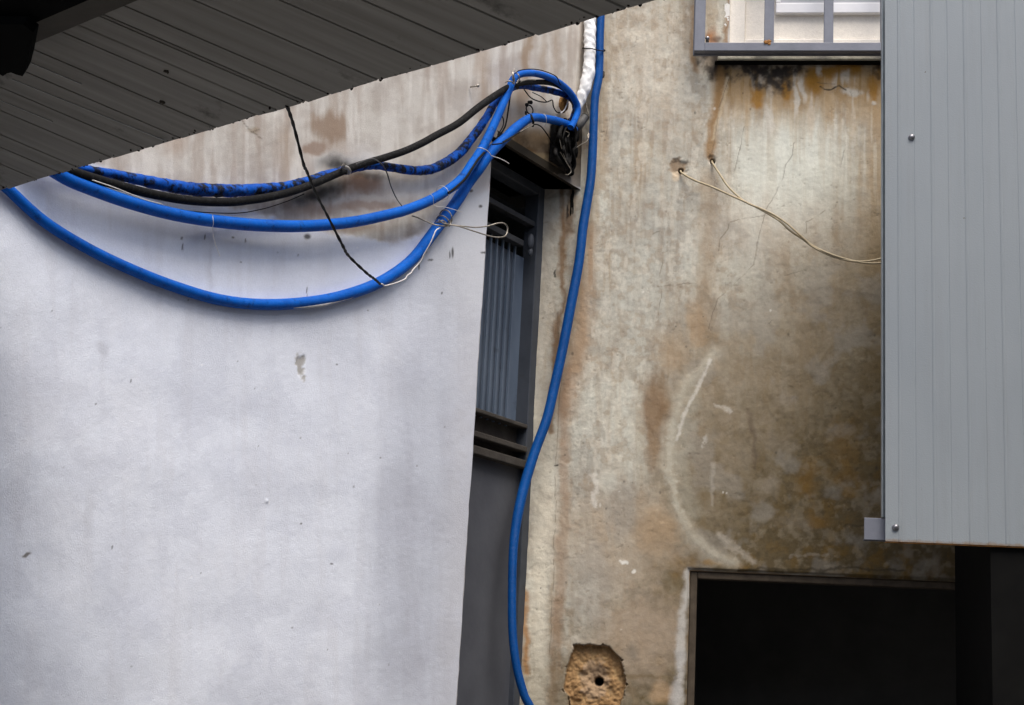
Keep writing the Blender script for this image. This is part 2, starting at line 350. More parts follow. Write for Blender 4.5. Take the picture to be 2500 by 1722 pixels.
mould = lin(52, 46, 42)
for x, y, a, b, k in ((1744, 165, 24, 26, .9), (1880, 180, 46, 30, .85), (1885, 205, 24, 22, .7), (1950, 165, 24, 18, .85), (2148, 165, 16, 20, .8), (1810, 160, 30, 12, .7), (1720, 128, 14, 14, .8), (1850, 168, 60, 16, .85), (1925, 180, 22, 26, .7), (1770, 185, 18, 22, .55), (1900, 228, 16, 12, .55), (1698, 142, 8, 12, .55)):
    p.blob(x, y, a*1.15, b*1.1, mould, min(1, k*1.1), .9, brk=1.1, src=fbm(U, V, 18, 51, 4))
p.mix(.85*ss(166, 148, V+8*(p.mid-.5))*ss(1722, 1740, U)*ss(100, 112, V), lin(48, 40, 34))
p.stroke([(1757, 180), (1748, 260), (1738, 385)], 15, lin(150, 116, 74), .85, brk=.5, src=p.str); p.stroke([(1775, 190), (1757, 260), (1745, 340)], 5, lin(205, 190, 165), .6)
p.stroke([(1735, 440), (1728, 560), (1722, 720), (1728, 820)], 24, lin(156, 134, 108), .5, brk=.8, src=p.str)
p.stroke([(1690, 20), (1694, 165)], 8, lin(150, 120, 86), .7); p.blob(1742, 90, 14, 26, lin(172, 112, 66), .8, .9, brk=.4); p.blob(1752, 96, 12, 10, lin(96, 74, 62), .7)
p.stroke([(1775, 0), (1774, 104)], 7, lin(140, 108, 76), .8, brk=.5, src=p.str)
p.stroke([(1790, 0), (1790, 104)], 6, lin(224, 224, 226), 0.0)
# lower right: olive and brown, darker toward the bottom right corner
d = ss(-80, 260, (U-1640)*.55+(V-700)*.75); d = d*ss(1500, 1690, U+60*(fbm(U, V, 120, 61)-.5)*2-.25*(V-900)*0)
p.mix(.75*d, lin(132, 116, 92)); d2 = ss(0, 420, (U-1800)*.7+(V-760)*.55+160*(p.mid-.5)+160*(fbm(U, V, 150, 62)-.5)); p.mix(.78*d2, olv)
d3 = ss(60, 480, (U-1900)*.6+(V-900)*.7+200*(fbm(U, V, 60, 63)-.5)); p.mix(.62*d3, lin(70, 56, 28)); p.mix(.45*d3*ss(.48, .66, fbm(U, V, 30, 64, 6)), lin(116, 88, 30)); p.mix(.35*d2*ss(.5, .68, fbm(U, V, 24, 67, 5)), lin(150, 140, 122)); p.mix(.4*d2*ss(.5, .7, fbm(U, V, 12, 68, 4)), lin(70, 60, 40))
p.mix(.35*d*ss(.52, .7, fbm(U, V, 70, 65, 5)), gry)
for x, y, a, b, k in ((1880, 1180, 34, 40, .7), (1900, 1080, 50, 40, .4), (1790, 1130, 60, 120, .35), (1915, 980, 25, 30, .5), (2020, 890, 14, 30, .4), (1950, 1280, 80, 24, .35)): p.blob(x, y, a, b, lin(160, 150, 136), k*.8, 1.0, brk=1.0)
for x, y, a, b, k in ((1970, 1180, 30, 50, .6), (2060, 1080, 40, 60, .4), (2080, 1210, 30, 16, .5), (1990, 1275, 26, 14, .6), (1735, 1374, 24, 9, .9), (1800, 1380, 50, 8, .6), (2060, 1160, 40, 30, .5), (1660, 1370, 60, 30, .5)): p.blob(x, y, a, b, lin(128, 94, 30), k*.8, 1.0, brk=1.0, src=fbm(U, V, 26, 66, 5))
# brown tide marks and the pale arc
p.blob(1600, 1000, 34, 90, lin(124, 96, 66), .8, .7, brk=.5, src=p.str2); p.blob(1595, 1110, 22, 60, lin(132, 104, 72), .5, .7); p.blob(1640, 860, 40, 60, lin(168, 138, 102), .4, .9); p.blob(1700, 790, 30, 60, lin(170, 140, 104), .5)
p.blob(1500, 1300, 170, 150, lin(176, 160, 142), .55); p.blob(1560, 1560, 140, 130, lin(176, 158, 140), .6); p.blob(1440, 1430, 60, 130, lin(164, 160, 154), .55, .6); p.blob(1600, 1290, 60, 60, lin(166, 138, 104), .5)
p.blob(1510, 1230, 50, 90, gry, .45, src=p.str2); p.blob(1480, 1180, 26, 30, lt, .4)
arc = [(1745, 862), (1712, 905), (1676, 935), (1660, 985), (1645, 1040), (1635, 1090), (1633, 1150), (1645, 1205), (1662, 1262), (1690, 1312), (1735, 1350), (1790, 1372)]
p.stroke(arc, 22, lin(170, 162, 148), .5, warp=.5, soft=1.6); p.stroke([(a+4, b) for a, b in arc[4:9]], 9, lin(200, 198, 188), .5, warp=.9, brk=1.5, src=p.grain, soft=1.8); p.stroke(arc, 10, lin(190, 186, 174), .36, warp=.8, brk=1.4, src=p.grain, soft=1.6)
p.stroke(arc, 15, lin(186, 180, 166), .5, warp=.35, brk=.35, soft=1.8); p.stroke([(1700, 960), (1672, 1060), (1665, 1150), (1690, 1250)], 24, lin(168, 166, 154), .4, warp=.8, brk=.9); p.stroke([(1735, 880), (1700, 960), (1672, 1010), (1655, 1070)], 5, wht, .45, warp=.5, brk=.8, src=p.grain)
p.stroke([(1735, 1130), (1737, 1230)], 5, wht, .14, brk=.6, src=p.grain); p.stroke([(1752, 992), (1768, 1000), (1782, 1006)], 5, wht, .32, brk=1.4, src=p.grain); p.stroke([(1722, 1060), (1710, 1085)], 4, wht, .35, brk=1.2, src=p.grain)
p.stroke([(1755, 1310), (1810, 1345), (1840, 1365)], 10, lin(196, 188, 176), .5, brk=.8, src=p.grain); p.stroke([(1830, 1000), (1845, 1070), (1838, 1140)], 5, lin(92, 78, 66), .5)
p.stroke([(1930, 1356), (2015, 1357)], 4, wht, .12, brk=.9, src=p.grain); p.blob(1523, 1368, 10, 6, wht, .95, .3, brk=.2); p.blob(1545, 1390, 6, 5, wht, .8, .4, brk=.3)
p.stroke([(1435, 1160), (1450, 1165), (1455, 1230)], 6, wht, .5, brk=.9, src=p.grain)
p.blob(1540, 1600, 20, 24, lin(104, 98, 90), .55, .9); p.stroke([(1530, 1652), (1640, 1655)], 6, lin(112, 94, 66), .55, brk=.6); p.blob(1610, 1690, 30, 30, lin(190, 160, 126), .5)
# pale plaster edge round the doorway
dz = sz(1700, 1722)
p.stroke([(1676, 1398), (2060, 1412)], 7, lin(186, 184, 180), .8, warp=.25, brk=.4); p.stroke([(1676, 1398), (1668, 1560), (1655, 1722)], 12, lin(192, 190, 188), .85, warp=.8, brk=.9)
p.stroke([(1664, 1600), (1640, 1740)], 14, lin(186, 184, 184), .7, warp=.9, brk=.9); p.stroke([(1800, 1386), (1950, 1392), (2050, 1388), (2200, 1392)], 4, lin(48, 40, 24), .7, brk=.6)
p.stroke([(2060, 1290), (2160, 1293)], 2.5, lin(50, 44, 34), .6)
# broken plaster round the cable holes
p.blob(1656, 408, 24, 22, lin(140, 118, 94), .85, .35, brk=.5, src=p.grain); p.blob(1652, 430, 14, 12, lin(206, 190, 168), .7, .4, brk=.4); p.blob(1738, 391, 12, 10, lin(112, 88, 64), .85, .4, brk=.5)
I = lambda *a: [(1500+x/3.191, 300+y/3.191) for x, y in a]
for c in ([(1779, 192), (1755, 259), (1748, 324), (1740, 373)], I((1015, 30), (985, 200), (950, 300), (910, 440)), I((1400, 150), (1385, 260), (1330, 350), (1320, 430), (1250, 560), (1190, 650), (1160, 730), (1120, 950), (1090, 1100), (1000, 1200), (800, 1380), (730, 1596)),
          I((370, 840), (380, 1100), (340, 1260), (370, 1310), (340, 1500)), I((1800, 210), (1775, 310)), I((1320, 1190), (1440, 1160), (1560, 1120)), I((900, 770), (1000, 750), (1160, 720)), I((890, 780), (880, 830), (820, 900), (810, 1000)), I((1490, 860), (1490, 780), (1570, 740), (1640, 690)),
          [(2003, 212), (2015, 219), (2030, 220), (2048, 211), (2066, 221)], [(1998, 202), (2020, 206), (2040, 208)], [(1515, 250), (1494, 276), (1483, 302), (1478, 330)], I((340, 1270), (540, 1250), (640, 1250)), I((300, 860), (360, 840)), I((1200, 1560), (1270, 1500)), I((1240, 1540), (1275, 1470)),
          [(1360, 760), (1372, 900), (1356, 1150), (1352, 1400), (1345, 1600)], [(1500, 222), (1520, 226)], [(1475, 222), (1500, 224)]):
    p.crack(c)
for c in ([(2003, 212), (2015, 219), (2030, 220), (2048, 211), (2066, 221)],): p.crack(c, 1.9, .9, (.03, .025, .02))
rr = np.random.RandomState(3)
for _ in range(55):
    x, y = rr.uniform(1300, 2160), rr.uniform(0, 1700); a = rr.uniform(1.5, 3.4); m = ss(1.3, .5, np.hypot((U-x)/a, (V-y)/(a*rr.uniform(.6, 1.8)))); p.mix(.5*m, dk if rr.rand() < .7 else wht)
pit = fbm(U, V, 5.5, 99, 2); pm = ss(.74, .82, pit)*ss(.5, .62, p.mid); p.h -= .0012*pm; p.mix(.35*pm, lin(120, 108, 92))
flk = ss(.60, .63, fbm(U, V, 34, 100, 5))*ss(1500, 1420, U+0*V); p.h -= .0008*flk
# relief: the smashed-out cavity, small holes, window and door recesses
cav = [(1402.5, 1572), (1440, 1573), (1486, 1578), (1513.6, 1606), (1529, 1653), (1527, 1684), (1515, 1722), (1512, 1780), (1395, 1780), (1393, 1722), (1389, 1700), (1375, 1684), (1381, 1637.6), (1393, 1598.6)]
def inside(poly, u, v):
    r = np.zeros(u.shape, bool); n = len(poly)
    for i in range(n):
        x0, y0 = poly[i]; x1, y1 = poly[(i+1) % n]; c = ((y0 > v) != (y1 > v)) & (u < (x1-x0)*(v-y0)/(y1-y0+1e-9)+x0); r ^= c
    return r
cu, cv = U+7*(fbm(U, V, 12, 71)-.5)*2, V+7*(fbm(U, V, 12, 72)-.5)*2
din = np.where(inside(cav, cu, cv), p.dist(cav+[cav[0]], 0.), 0)
m = ss(0, 3, din); rough = fbm(U, V, 13, 73, 5)
p.h -= m*(.020+.024*(rough-.3)+.016*ss(40, 5, np.hypot(U-1455, V-1650))); p.h -= .05*ss(13, 8, np.hypot(U-1461, V-1664))
p.mix(ss(0, 2, din), lin(158, 126, 88)); p.mix(.6*ss(0, 2, din)*ss(.5, .3, rough), lin(112, 82, 50)); p.mix(.6*ss(0, 2, din)*ss(.55, .75, rough), lin(188, 158, 116))
p.mix(.75*ss(0, 2, din)*ss(44, 30, np.hypot((U-1452), (V-1662)*.75)+26*(p.grain-.5)+20*(p.mid-.5)), lin(160, 138, 116)); p.mix(ss(13, 9, np.hypot(U-1461, V-1664)), (.004, .003, .003))  # darkness inside the hole is painted black
hole = lambda x, y, r: ss(r*1.25, r*.8, np.hypot(U-x, V-y))
p.h -= .04*hole(1662, 416, 5.5)+.04*hole(1740, 394, 5.5)+.007*ss(24, 14, np.hypot((U-1658)*.9, V-408)+14*(p.grain-.5))+.005*ss(13, 7, np.hypot(U-1738, V-391)+8*(p.grain-.5)); p.mix(hole(1662, 416, 5)+hole(1740, 394, 5), (.01, .008, .006))  # both cable holes get their inner darkness as black colour
p.h += .0022*(fbm(U, V, 40, 81, 3)-.5)*2+.006*(fbm(U, V, 240, 82, 2)-.5)+.0012*(p.grain-.5)
for a in (arc,): p.h += .0012*ss(1.4, .3, p.dist(a, .5)/10)
win = (S > WIN[0]-1e-6) & (Z > WIN[1]-1e-6)
p.c = np.where(win[..., None], np.array(lin(206, 206, 208))*(1-.25*ss(.45, .7, p.mid))[..., None], p.c); edge = sz(1818, 94)
# rounded corner into the doorway
dd = np.maximum(DOOR[0]-S, Z-DOOR[1]); p.h -= .012*ss(.012, 0, dd)
p.c = p.c*np.where(((U > 1775) & (V < 112))[..., None], 1., np.array([.925, .915, .865]))
Pw = Pw+nR*p.h[..., None]
nz, ns = S.shape; ids = np.arange(nz*ns).reshape(nz, ns)
Fq = np.stack([ids[:-1, :-1], ids[:-1, 1:], ids[1:, 1:], ids[1:, :-1]], -1)
sc = (S[:-1, :-1]+S[1:, 1:])/2; zc = (Z[:-1, :-1]+Z[1:, 1:])/2
keep = ~((sc > WIN[0]) & (zc > WIN[1])) & ~((sc > DOOR[0]) & (zc < DOOR[1]))
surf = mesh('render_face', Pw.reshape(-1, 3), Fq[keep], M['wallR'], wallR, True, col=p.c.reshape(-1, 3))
cavc = p.c
# masonry behind and round the visible face
def colmesh(name, mb, mat, parent, col):
    o = mb.build(name, mat, parent); a = o.data.color_attributes.new('paint', 'FLOAT_COLOR', 'POINT')
    a.data.foreach_set('color', np.tile(np.array(tuple(col)+(1,)), len(o.data.vertices))); return o
mb = MB()
mb.wbox('R', -.5, 4.5, 4.36, 5.2, -.25, 0)                     # above
mb.wbox('R', s_in+.002, DOOR[0], 0, 1.42, -.25, 0)             # below, left of the doorway
mb.wbox('R', 1.78, 4.5, DOOR[1], 4.36, -.25, 0)                # right
mb.wbox('R', 1.9, 4.5, 0, DOOR[1], -.25, 0)
mb.wbox('R', s_in+.002, DOOR[0]-.001, 1.42, DOOR[1], -.25, -.13); mb.wbox('R', s_in+.002, 1.78, DOOR[1]+.004, WIN[1]-.02, -.25, -.13)
mb.wbox('R', s_in+.002, WIN[0]-.02, WIN[1]-.02, 4.36, -.25, -.075)
colmesh('masonry', mb, M['wallR'], wallR, lin(180, 170, 155))
# doorway lining: rounded reveal, frame, black interior
mb = MB()
for z0, z1, s0, s1, o0, o1 in ((DOOR[1]-.0001, DOOR[1]+.02, DOOR[0], 1.9, -.25, -.011), (0, DOOR[1]+.02, DOOR[0]-.02, DOOR[0]-.0001, -.25, -.011)): mb.wbox('R', s0, s1, z0, z1, o0, o1)
colmesh('door_reveal', mb, M['wallR'], wallR, lin(110, 92, 70))
mb = MB(); fz = DOOR[1]; a = sz(1699, 1500)[0]
mb.wbox('R', DOOR[0]+.0005, a+.002, 0, fz-.0005, -.07, -.018); mb.wbox('R', a+.002, 1.9, fz-.026, fz-.0005, -.07, -.018)
df = mb.build('door_frame', simple('dusty brown frame', (.045, .034, .022), (.09, .07, .05), 30, .9), wallR); bevel(df, .004)
mb = MB()
s0, s1 = DOOR[0], 1.9
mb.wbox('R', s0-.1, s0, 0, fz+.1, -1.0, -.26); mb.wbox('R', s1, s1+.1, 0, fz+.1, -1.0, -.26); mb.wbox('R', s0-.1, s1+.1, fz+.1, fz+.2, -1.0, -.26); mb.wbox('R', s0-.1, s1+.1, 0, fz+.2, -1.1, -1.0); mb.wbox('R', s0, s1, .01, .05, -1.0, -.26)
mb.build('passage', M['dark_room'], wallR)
# window: recess, sill apron, frame, pane
w0, z0 = WIN
mb = MB(); mb.wbox('R', w0-.02, w0, z0-.02, 4.5, -.19, -.001); mb.wbox('R', w0, 2.2, z0-.02, z0, -.19, -.001); colmesh('window_reveal', mb, M['wallR'], wallR, lin(225, 222, 216))
wi = MB(); e = sz(1818, 94, 'R', -.03); wi.wbox('R', w0, e[0], z0, 4.5, -.19, -.018); wi.wbox('R', e[0], 2.2, z0, e[1]-.008, -.19, -.018); wi.wbox('R', e[0], 2.2, e[1]-.008, 4.5, -.19, -.045)
ap = bevel(colmesh('window_surround', wi, M['wallR'], wallR, lin(226, 220, 210)), .004, 3)
wf = MB(); a = sz(1894, 20, 'R', -.03); b = sz(1906, 9, 'R', -.03); c0 = sz(1900, 34, 'R', -.03)
wf.wbox('R', a[0], 2.2, c0[1], b[1], -.10, -.022); wf.wbox('R', a[0], b[0], b[1], 4.5, -.10, -.022)
fr = bevel(wf.build('window_frame', M['alu'], wallR), .003)
wf = MB(); wf.wbox('R', b[0], 2.2, b[1], 4.5, -.044, -.036); wf.build('window_pane', M['glass'], fr)
sl0 = sz(1752, 136, 'R', .04); sl1 = sz(1752, 146, 'R', .04); mb = MB(); mb.wbox('R', sl0[0]-.01, 2.0, sl1[1]-.004, sl1[1]-.0005, -.01, .032); mb.build('sill_shade', M['beam_black'], wallR); mb = MB(); mb.wbox('R', sl0[0], 2.0, sl1[1], sl0[1], -.01, .04); bevel(mb.build('window_sill', M['sill'], wallR), .005, 3)  # near-black strip paints the shade under the sill
# security grille
GO = .10
t0 = sz(1696, 60, 'R', GO)[0]; t1 = sz(1722, 60, 'R', GO)[0]; gz0 = sz(1710, 124, 'R', GO)[1]; gz1 = sz(1710, 104, 'R', GO)[1]
mb = MB(); mb.wbox('R', t0, t1, gz0, 4.6, GO-.03, GO); mb.wbox('R', t1, 2.0, gz0, gz1, GO-.03, GO)
mb.wbox('R', t0-.004, t0+.002, gz0-.004, 4.6, GO-.045, GO-.031); mb.wbox('R', t0, 2.0, gz0-.004, gz0+.003, GO-.045, GO-.031)
gr_ = bevel(mb.build('window_grille', M['grille'], wallR), .002); bpy.context.view_layer.update()
for xa, xb in ((1866, 1890), (2012, 2035), (2150, 2172)):
    a_, b_ = sz(xa, 60, 'R', GO)[0], sz(xb, 60, 'R', GO)[0]; mb = MB(); mb.wbox('R', a_, b_, gz1-.001, 4.6, GO-.024, GO-.003); bevel(mb.build('bar', M['grille'], gr_), .002)
mb = MB(); c = hit(1873, 103, 'R', GO+.001); mb.lump(c, .012, 3, .6, (1, .25, .7)); c = hit(1878, 107, 'R', GO+.001); mb.lump(c, .006, 2, .5, (1, .3, 1)); mb.build('rust_patch', M['rust'], gr_, True)
q = hit(1727, 95, 'R', .06); mb = MB(); mb.bar(q, q+nR*(-.09), .012, .012, np.array([0, 0, 1.])); mb.lump(q+nR*.004, .009, 2, .1); mb.build('bolt', M['bolt'], gr_, True)

# ------------------------------------------------------------------ LEFT WALL
wallL = empty('plaster_wall', W('L', -1.2, 0), 'white painted plaster wall on the left with the blue hoses slung across it', 'wall')
ZL = sz(1237, 357, 'L')[1]*.5+sz(1395, 443, 'L')[1]*.5
e0 = sz(1205, 390, 'L'); e1 = sz(1120, 1722, 'L')
def edge_s(z):
    t = (z-e1[1])/(e0[1]-e1[1]); s = e1[0]+(e0[0]-e1[0])*t
    return s+.006*(vn(z*9.0, z*0+3.3)-.5)+.004*(vn(z*34., z*0+8.3)-.5)
zl = breaks(1.40, 4.42, .0042, [ZL]); nl = int((2.95-.6)/.0042)
fr_ = np.linspace(0, 1, nl); ES = edge_s(zl); S = -2.95+(ES[:, None]+2.95)*fr_[None, :]; Z = zl[:, None]*np.ones((1, nl))
nr = 150; S2 = ES[:, None]+(0.012-ES[:, None])*np.linspace(0, 1, nr)[None, 1:]; S = np.concatenate([S, S2], 1); Z = zl[:, None]*np.ones((1, S.shape[1]))
Pw = K[None, None, :]+S[..., None]*dL; Pw[..., 2] = Z; U, V = projv(Pw)
p = Paint(U, V, lin(232, 237, 247)); wl = lin(218, 225, 238)
p.mix(.22*ss(.42, .7, p.mid), lin(220, 225, 237)); p.mix(.30*ss(.5, .75, fbm(U, V, 160, 23, 5)), lin(206, 210, 222)); p.mix(.3*ss(.5, .75, fbm(U, V, 90, 26, 5, 200)), lin(238, 241, 248)); p.mix(.22*ss(.5, .8, p.str2), lin(206, 206, 212))
# grey grubby band toward the doorway edge
bx = np.interp(V, [500, 750, 1100, 1400, 1722], [1010, 975, 905, 885, 862])+34*(fbm(U, V, 150, 24)-.5)+6*(p.str-.5)
gm = ss(-40, 90, U-bx)*ss(560, 1050, V); p.mix(.66*gm, lin(186, 191, 203)); p.mix(.22*gm*ss(.42, .7, p.str2), lin(168, 170, 182)); p.mix(.3*gm*ss(.45, .7, fbm(U, V, 120, 29, 4)), lin(170, 172, 184)); p.mix(.22*gm*ss(1080, 1170, U+.06*(V-700)), lin(200, 202, 208))
p.mix(.30*ss(560, 900, V)*ss(1090, 1160, U+.06*(V-700)), lin(206, 206, 212))
p.mix(.35*ss(420, 100, U)*ss(.45, .65, fbm(U, V, 200, 25)), lin(200, 202, 212)); p.stroke([(520, 560), (518, 700)], 8, lin(206, 208, 216), .5, brk=.8, src=p.str); p.mix(.25*ss(.52, .62, fbm(U, V, 70, 88, 6))*ss(700, 900, V), lin(206, 211, 224)); p.blob(330, 1500, 90, 60, lin(206, 210, 224), .4, 1.0); p.blob(255, 860, 16, 24, lin(190, 192, 202), .5); p.blob(250, 920, 10, 160, lin(208, 211, 220), .25, .9); p.blob(215, 1250, 14, 60, lin(196, 198, 206), .4, .9)
# unpainted strip at the top
by = np.interp(U, [0, 200, 330, 450, 600, 700, 860, 960, 1040, 1090, 1150, 1220, 1300], [395, 405, 462, 500, 512, 548, 575, 590, 560, 520, 480, 460, 460])+26*(fbm(U, V, 38, 27, 4)-.5)
um = ss(8, -8, V-by); um = um*(1-.75*ss(1040, 1120, U)*ss(1236, 1205, U)*ss(380, 480, V)*ss(900, 500, V)); p.mix(.55*ss(1000, 1100, U)*ss(900, 560, V), lin(200, 202, 206))
old = np.ones(U.shape+(3,))*np.array(lin(204, 199, 190)); q = Paint(U, V, lin(204, 199, 190))
q.mix(.6*ss(.42, .66, q.mid), lin(184, 176, 166)); q.mix(.55*ss(.45, .7, q.str), lin(222, 218, 210)); q.mix(.6*ss(.5, .7, q.str2), lin(168, 152, 138)); q.mix(.4*ss(.5, .75, fbm(U, V, 70, 28, 5)), lin(160, 148, 138))
q.blob(800, 315, 62, 44, lin(150, 128, 108), .85, .5, src=q.str); q.blob(770, 365, 40, 18, lin(146, 122, 104), .8, .4); q.blob(430, 345, 40, 46, lin(170, 148, 130), .6, .8, src=q.str); q.blob(615, 320, 22, 12, lin(150, 134, 112), .7); q.blob(700, 360, 20, 90, lin(166, 146, 126), .5, .9)
q.blob(860, 395, 90, 22, lin(216, 214, 208), .7, .7); q.blob(880, 450, 60, 34, lin(140, 100, 70), .8, .7); q.blob(900, 500, 70, 16, lin(150, 116, 90), .6); q.blob(770, 510, 100, 22, lin(140, 116, 96), .65, .8); q.blob(905, 485, 40, 9, lin(200, 192, 180), .8, .5)
q.blob(1290, 130, 14, 110, lin(150, 124, 96), .75, .8, src=q.str); q.blob(1180, 130, 18, 120, lin(172, 150, 128), .5, .8, src=q.str); q.blob(1330, 170, 10, 110, lin(160, 136, 110), .5, .8); q.blob(1360, 130, 14, 90, lin(160, 138, 116), .5, .8, src=q.str)
q.blob(1262, 330, 26, 50, lin(130, 112, 92), .5); q.blob(1275, 250, 16, 50, lin(140, 112, 84), .6, .8)
q.mix(.9*ss(1225, 1262, U)*ss(296, 338, V), lin(112, 90, 60)); q.mix(.6*ss(1225, 1262, U)*ss(300, 360, V)*ss(.45, .6, q.grain), lin(70, 54, 34)); q.blob(1275, 372, 40, 20, lin(120, 82, 26), .8, .7); q.blob(1310, 380, 40, 10, lin(170, 150, 112), .5); q.blob(1320, 340, 30, 22, lin(150, 126, 96), .6)
q.mix(.75*ss(1352, 1372, U+8*(q.mid-.5))*ss(290, 320, V), lin(48, 40, 30))
q.mix(.5*ss(1090, 1150, U)*ss(380, 520, V), lin(190, 188, 186)); q.blob(1180, 470, 20, 34, lin(160, 120, 84), .6, .8); q.blob(1120, 350, 60, 60, lin(190, 180, 168), .5)
p.c = p.c*(1-um[..., None])+q.c*um[..., None]
p.mix(.85*ss(6, -6, V-by)*ss(-34, -8, V-by)*ss(640, 300, U), wl)
p.blob(870, 560, 70, 12, lin(150, 120, 92), .55, .9, brk=.8); p.blob(960, 590, 30, 14, lin(180, 174, 176), .5, .9)
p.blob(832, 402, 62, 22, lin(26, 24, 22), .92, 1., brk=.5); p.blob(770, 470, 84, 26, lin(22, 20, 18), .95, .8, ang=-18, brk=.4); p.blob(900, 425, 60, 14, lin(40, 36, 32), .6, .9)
p.blob(1000, 500, 80, 20, lin(130, 122, 116), .35, .9)
p.blob(735, 893, 11, 30, lin(168, 164, 156), .85, .35, brk=.7, src=p.grain)
p.blob(67, 1354, 10, 4, lin(110, 104, 98), .9, .4, ang=-10); p.blob(651, 1224, 3, 4, lin(250, 250, 252), .6, .3)
for x, y, a, b in ((1105, 617, 3, 14), (1098, 622, 2, 10), (1023, 652, 2, 9), (1051, 635, 7, 2.5), (1182, 617, 9, 2.5), (750, 578, 9, 7), (444, 582, 3, 3), (570, 580, 4, 3), (502, 580, 1.5, 8), (446, 604, 2, 10), (600, 588, 2, 5), (1079, 716, 2.5, 2.5), (735, 1279, 2.5, 3), (272, 1337, 1.5, 5), (822, 890, 2.5, 2.5), (233, 986, 2, 2), (318, 930, 2, 4), (810, 1376, 5, 2), (748, 712, 1.2, 14), (1173, 504, 5, 4), (1150, 466, 6, 4)):
    p.mix(.85*ss(1.3, .5, np.hypot((U-x)/a, (V-y)/b)), dk)
for _ in range(60):
    x, y = rr.uniform(0, 1180), rr.uniform(560, 1700); a = rr.uniform(1., 2.6); p.mix(.6*ss(1.3, .5, np.hypot((U-x)/a, (V-y)/a)), dk if rr.rand() < .55 else lin(250, 250, 252))
for c in ([(585, 290), (612, 322), (650, 350)], [(612, 322), (632, 318)], [(360, 445), (358, 430)]): p.crack(c, 1.5, .6)
p.stroke([(560, 600), (520, 570), (510, 640)], 0.1, dk, 0)
p.h += .010*(fbm(U, V, 260, 83, 2)-.5)+.0008*(fbm(U, V, 60, 84, 3)-.5)*2+.0003*(p.grain-.5)*2
p.h -= .0015*um; p.h -= .003*ss(1.1, .6, np.hypot((U-735)/12, (V-893)/31)+.8*(p.grain-.5)); p.h += .003*ss(5, 2, np.hypot(U-651, V-1224))
# chipped rounded edge
de = ES[:, None]-S; p.h -= np.where(Z < ZL, .010*ss(.014, 0, np.abs(de)), 0)
Pw = Pw+nL*p.h[..., None]; nz, ns = S.shape; ids = np.arange(nz*ns).reshape(nz, ns)
Fq = np.stack([ids[:-1, :-1], ids[:-1, 1:], ids[1:, 1:], ids[1:, :-1]], -1)
keep = np.ones(Fq.shape[:2], bool); zc = (zl[:-1]+zl[1:])/2; keep[np.ix_(zc < ZL, np.arange(ns-1) >= nl-1)] = False
mesh('render_face', Pw.reshape(-1, 3), Fq[keep], M['wallL'], wallL, True, col=p.c.reshape(-1, 3))
GP = -.135
mb = MB(); emid = float(edge_s(2.5))
mb.wbox('L', -4.2, emid-.02, 0, 5.2, -.30, -.02); mb.wbox('L', emid-.02, -.03, ZL, 5.2, -.30, -.02); mb.wbox('L', -4.2, .2, 4.42, 5.2, -.02, 0); mb.wbox('L', -4.2, -2.95, 0, 4.42, -.02, 0); mb.wbox('L', -2.95, e1[0]-.02, 0, 1.40, -.02, 0)
colmesh('masonry', mb, M['wallL'], wallL, lin(206, 204, 204))
# reveal side and soffit of the doorway
vs, fs = [], []
for i, z in enumerate(zl[zl <= ZL+1e-6][::6]):
    s = float(edge_s(z)); vs += [W('L', s, z, -.009), W('L', s-.012, z, -.30)]
    if i: n = len(vs); fs.append((n-4, n-3, n-1, n-2))
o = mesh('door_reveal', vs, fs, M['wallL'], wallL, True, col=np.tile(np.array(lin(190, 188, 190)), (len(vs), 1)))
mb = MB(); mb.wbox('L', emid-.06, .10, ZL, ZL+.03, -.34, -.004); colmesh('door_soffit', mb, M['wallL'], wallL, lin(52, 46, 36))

# ------------------------------------------------------------------ GATE in the narrow doorway
gate = empty('metal_door', W('L', -.4, 0, GP), 'tall slate grey steel door with a barred upper half in the narrow doorway', 'door')
sg = lambda x, y, o=0.: sz(x, y, 'L', GP+o)
zr1 = sg(1250, 517)[1]; zr2 = sg(1235, 573)[1]
mb = MB(); L0 = -.86
a = sg(1284, 1000)[0]; b = sg(1302, 1000)[0]; mb.wbox('L', a, b+.05, 0, ZL, GP-.05, GP+.01); mb.wbox('L', L0, a, ZL-.035, ZL, GP-.05, GP+.01)
bevel(mb.build('door_frame', M['gate'], gate), .003)
mb = MB(); mb.wbox('L', L0, a, zr1-.010, zr1+.010, GP-.03, GP); mb.wbox('L', L0, sg(1272, 600)[0]+.012, zr2-.011, zr2+.011, GP-.03, GP+.004)
a1 = sg(1262, 1150)[0]; mb.wbox('L', a1+.045, a1+.075, 0, zr1, GP-.03, GP)
bevel(mb.build('rail', simple('dark rail steel', (.028, .031, .037), (.045, .049, .056), 12, .7), gate), .002)
zb = sg(1235, 1035)[1]
for x in (1196, 1211, 1226, 1241, 1256, 1271):
    s = sg(x, 620)[0]; mb = MB(); mb.wbox('L', s-.003, s+.004, zb, zr2-.010, GP-.030, GP-.022); mb.build('bar', M['gate_sheet'], gate)
mb = MB(); mb.wbox('L', L0, a1+.05, zb, zr2-.03, GP-.05, GP-.042); mb.build('sheet', M['gate_sheet'], gate)
for y0_, y1_, o in ((1022, 1032, .012), (1078, 1092, .016), (1114, 1134, .022)):
    zt, zb_ = sg(1235, y0_)[1], sg(1235, y1_)[1]; mb = MB(); mb.wbox('L', L0, a1+.04, zb_, zt, GP-.05, GP+o); bevel(mb.build('ledge', M['gate_dirt'], gate), .003)
mb = MB(); mb.wbox('L', L0, a1+.035, sg(1235, 1134)[1], sg(1235, 1022)[1], GP-.07, GP-.03); mb.build('kick_rail', M['gate_dirt'], gate)
mb = MB(); mb.wbox('L', L0, a1+.046, 0, sg(1235, 1130)[1]-.001, GP-.05, GP-.012); mb.build('lower_panel', M['gate_low'], gate)
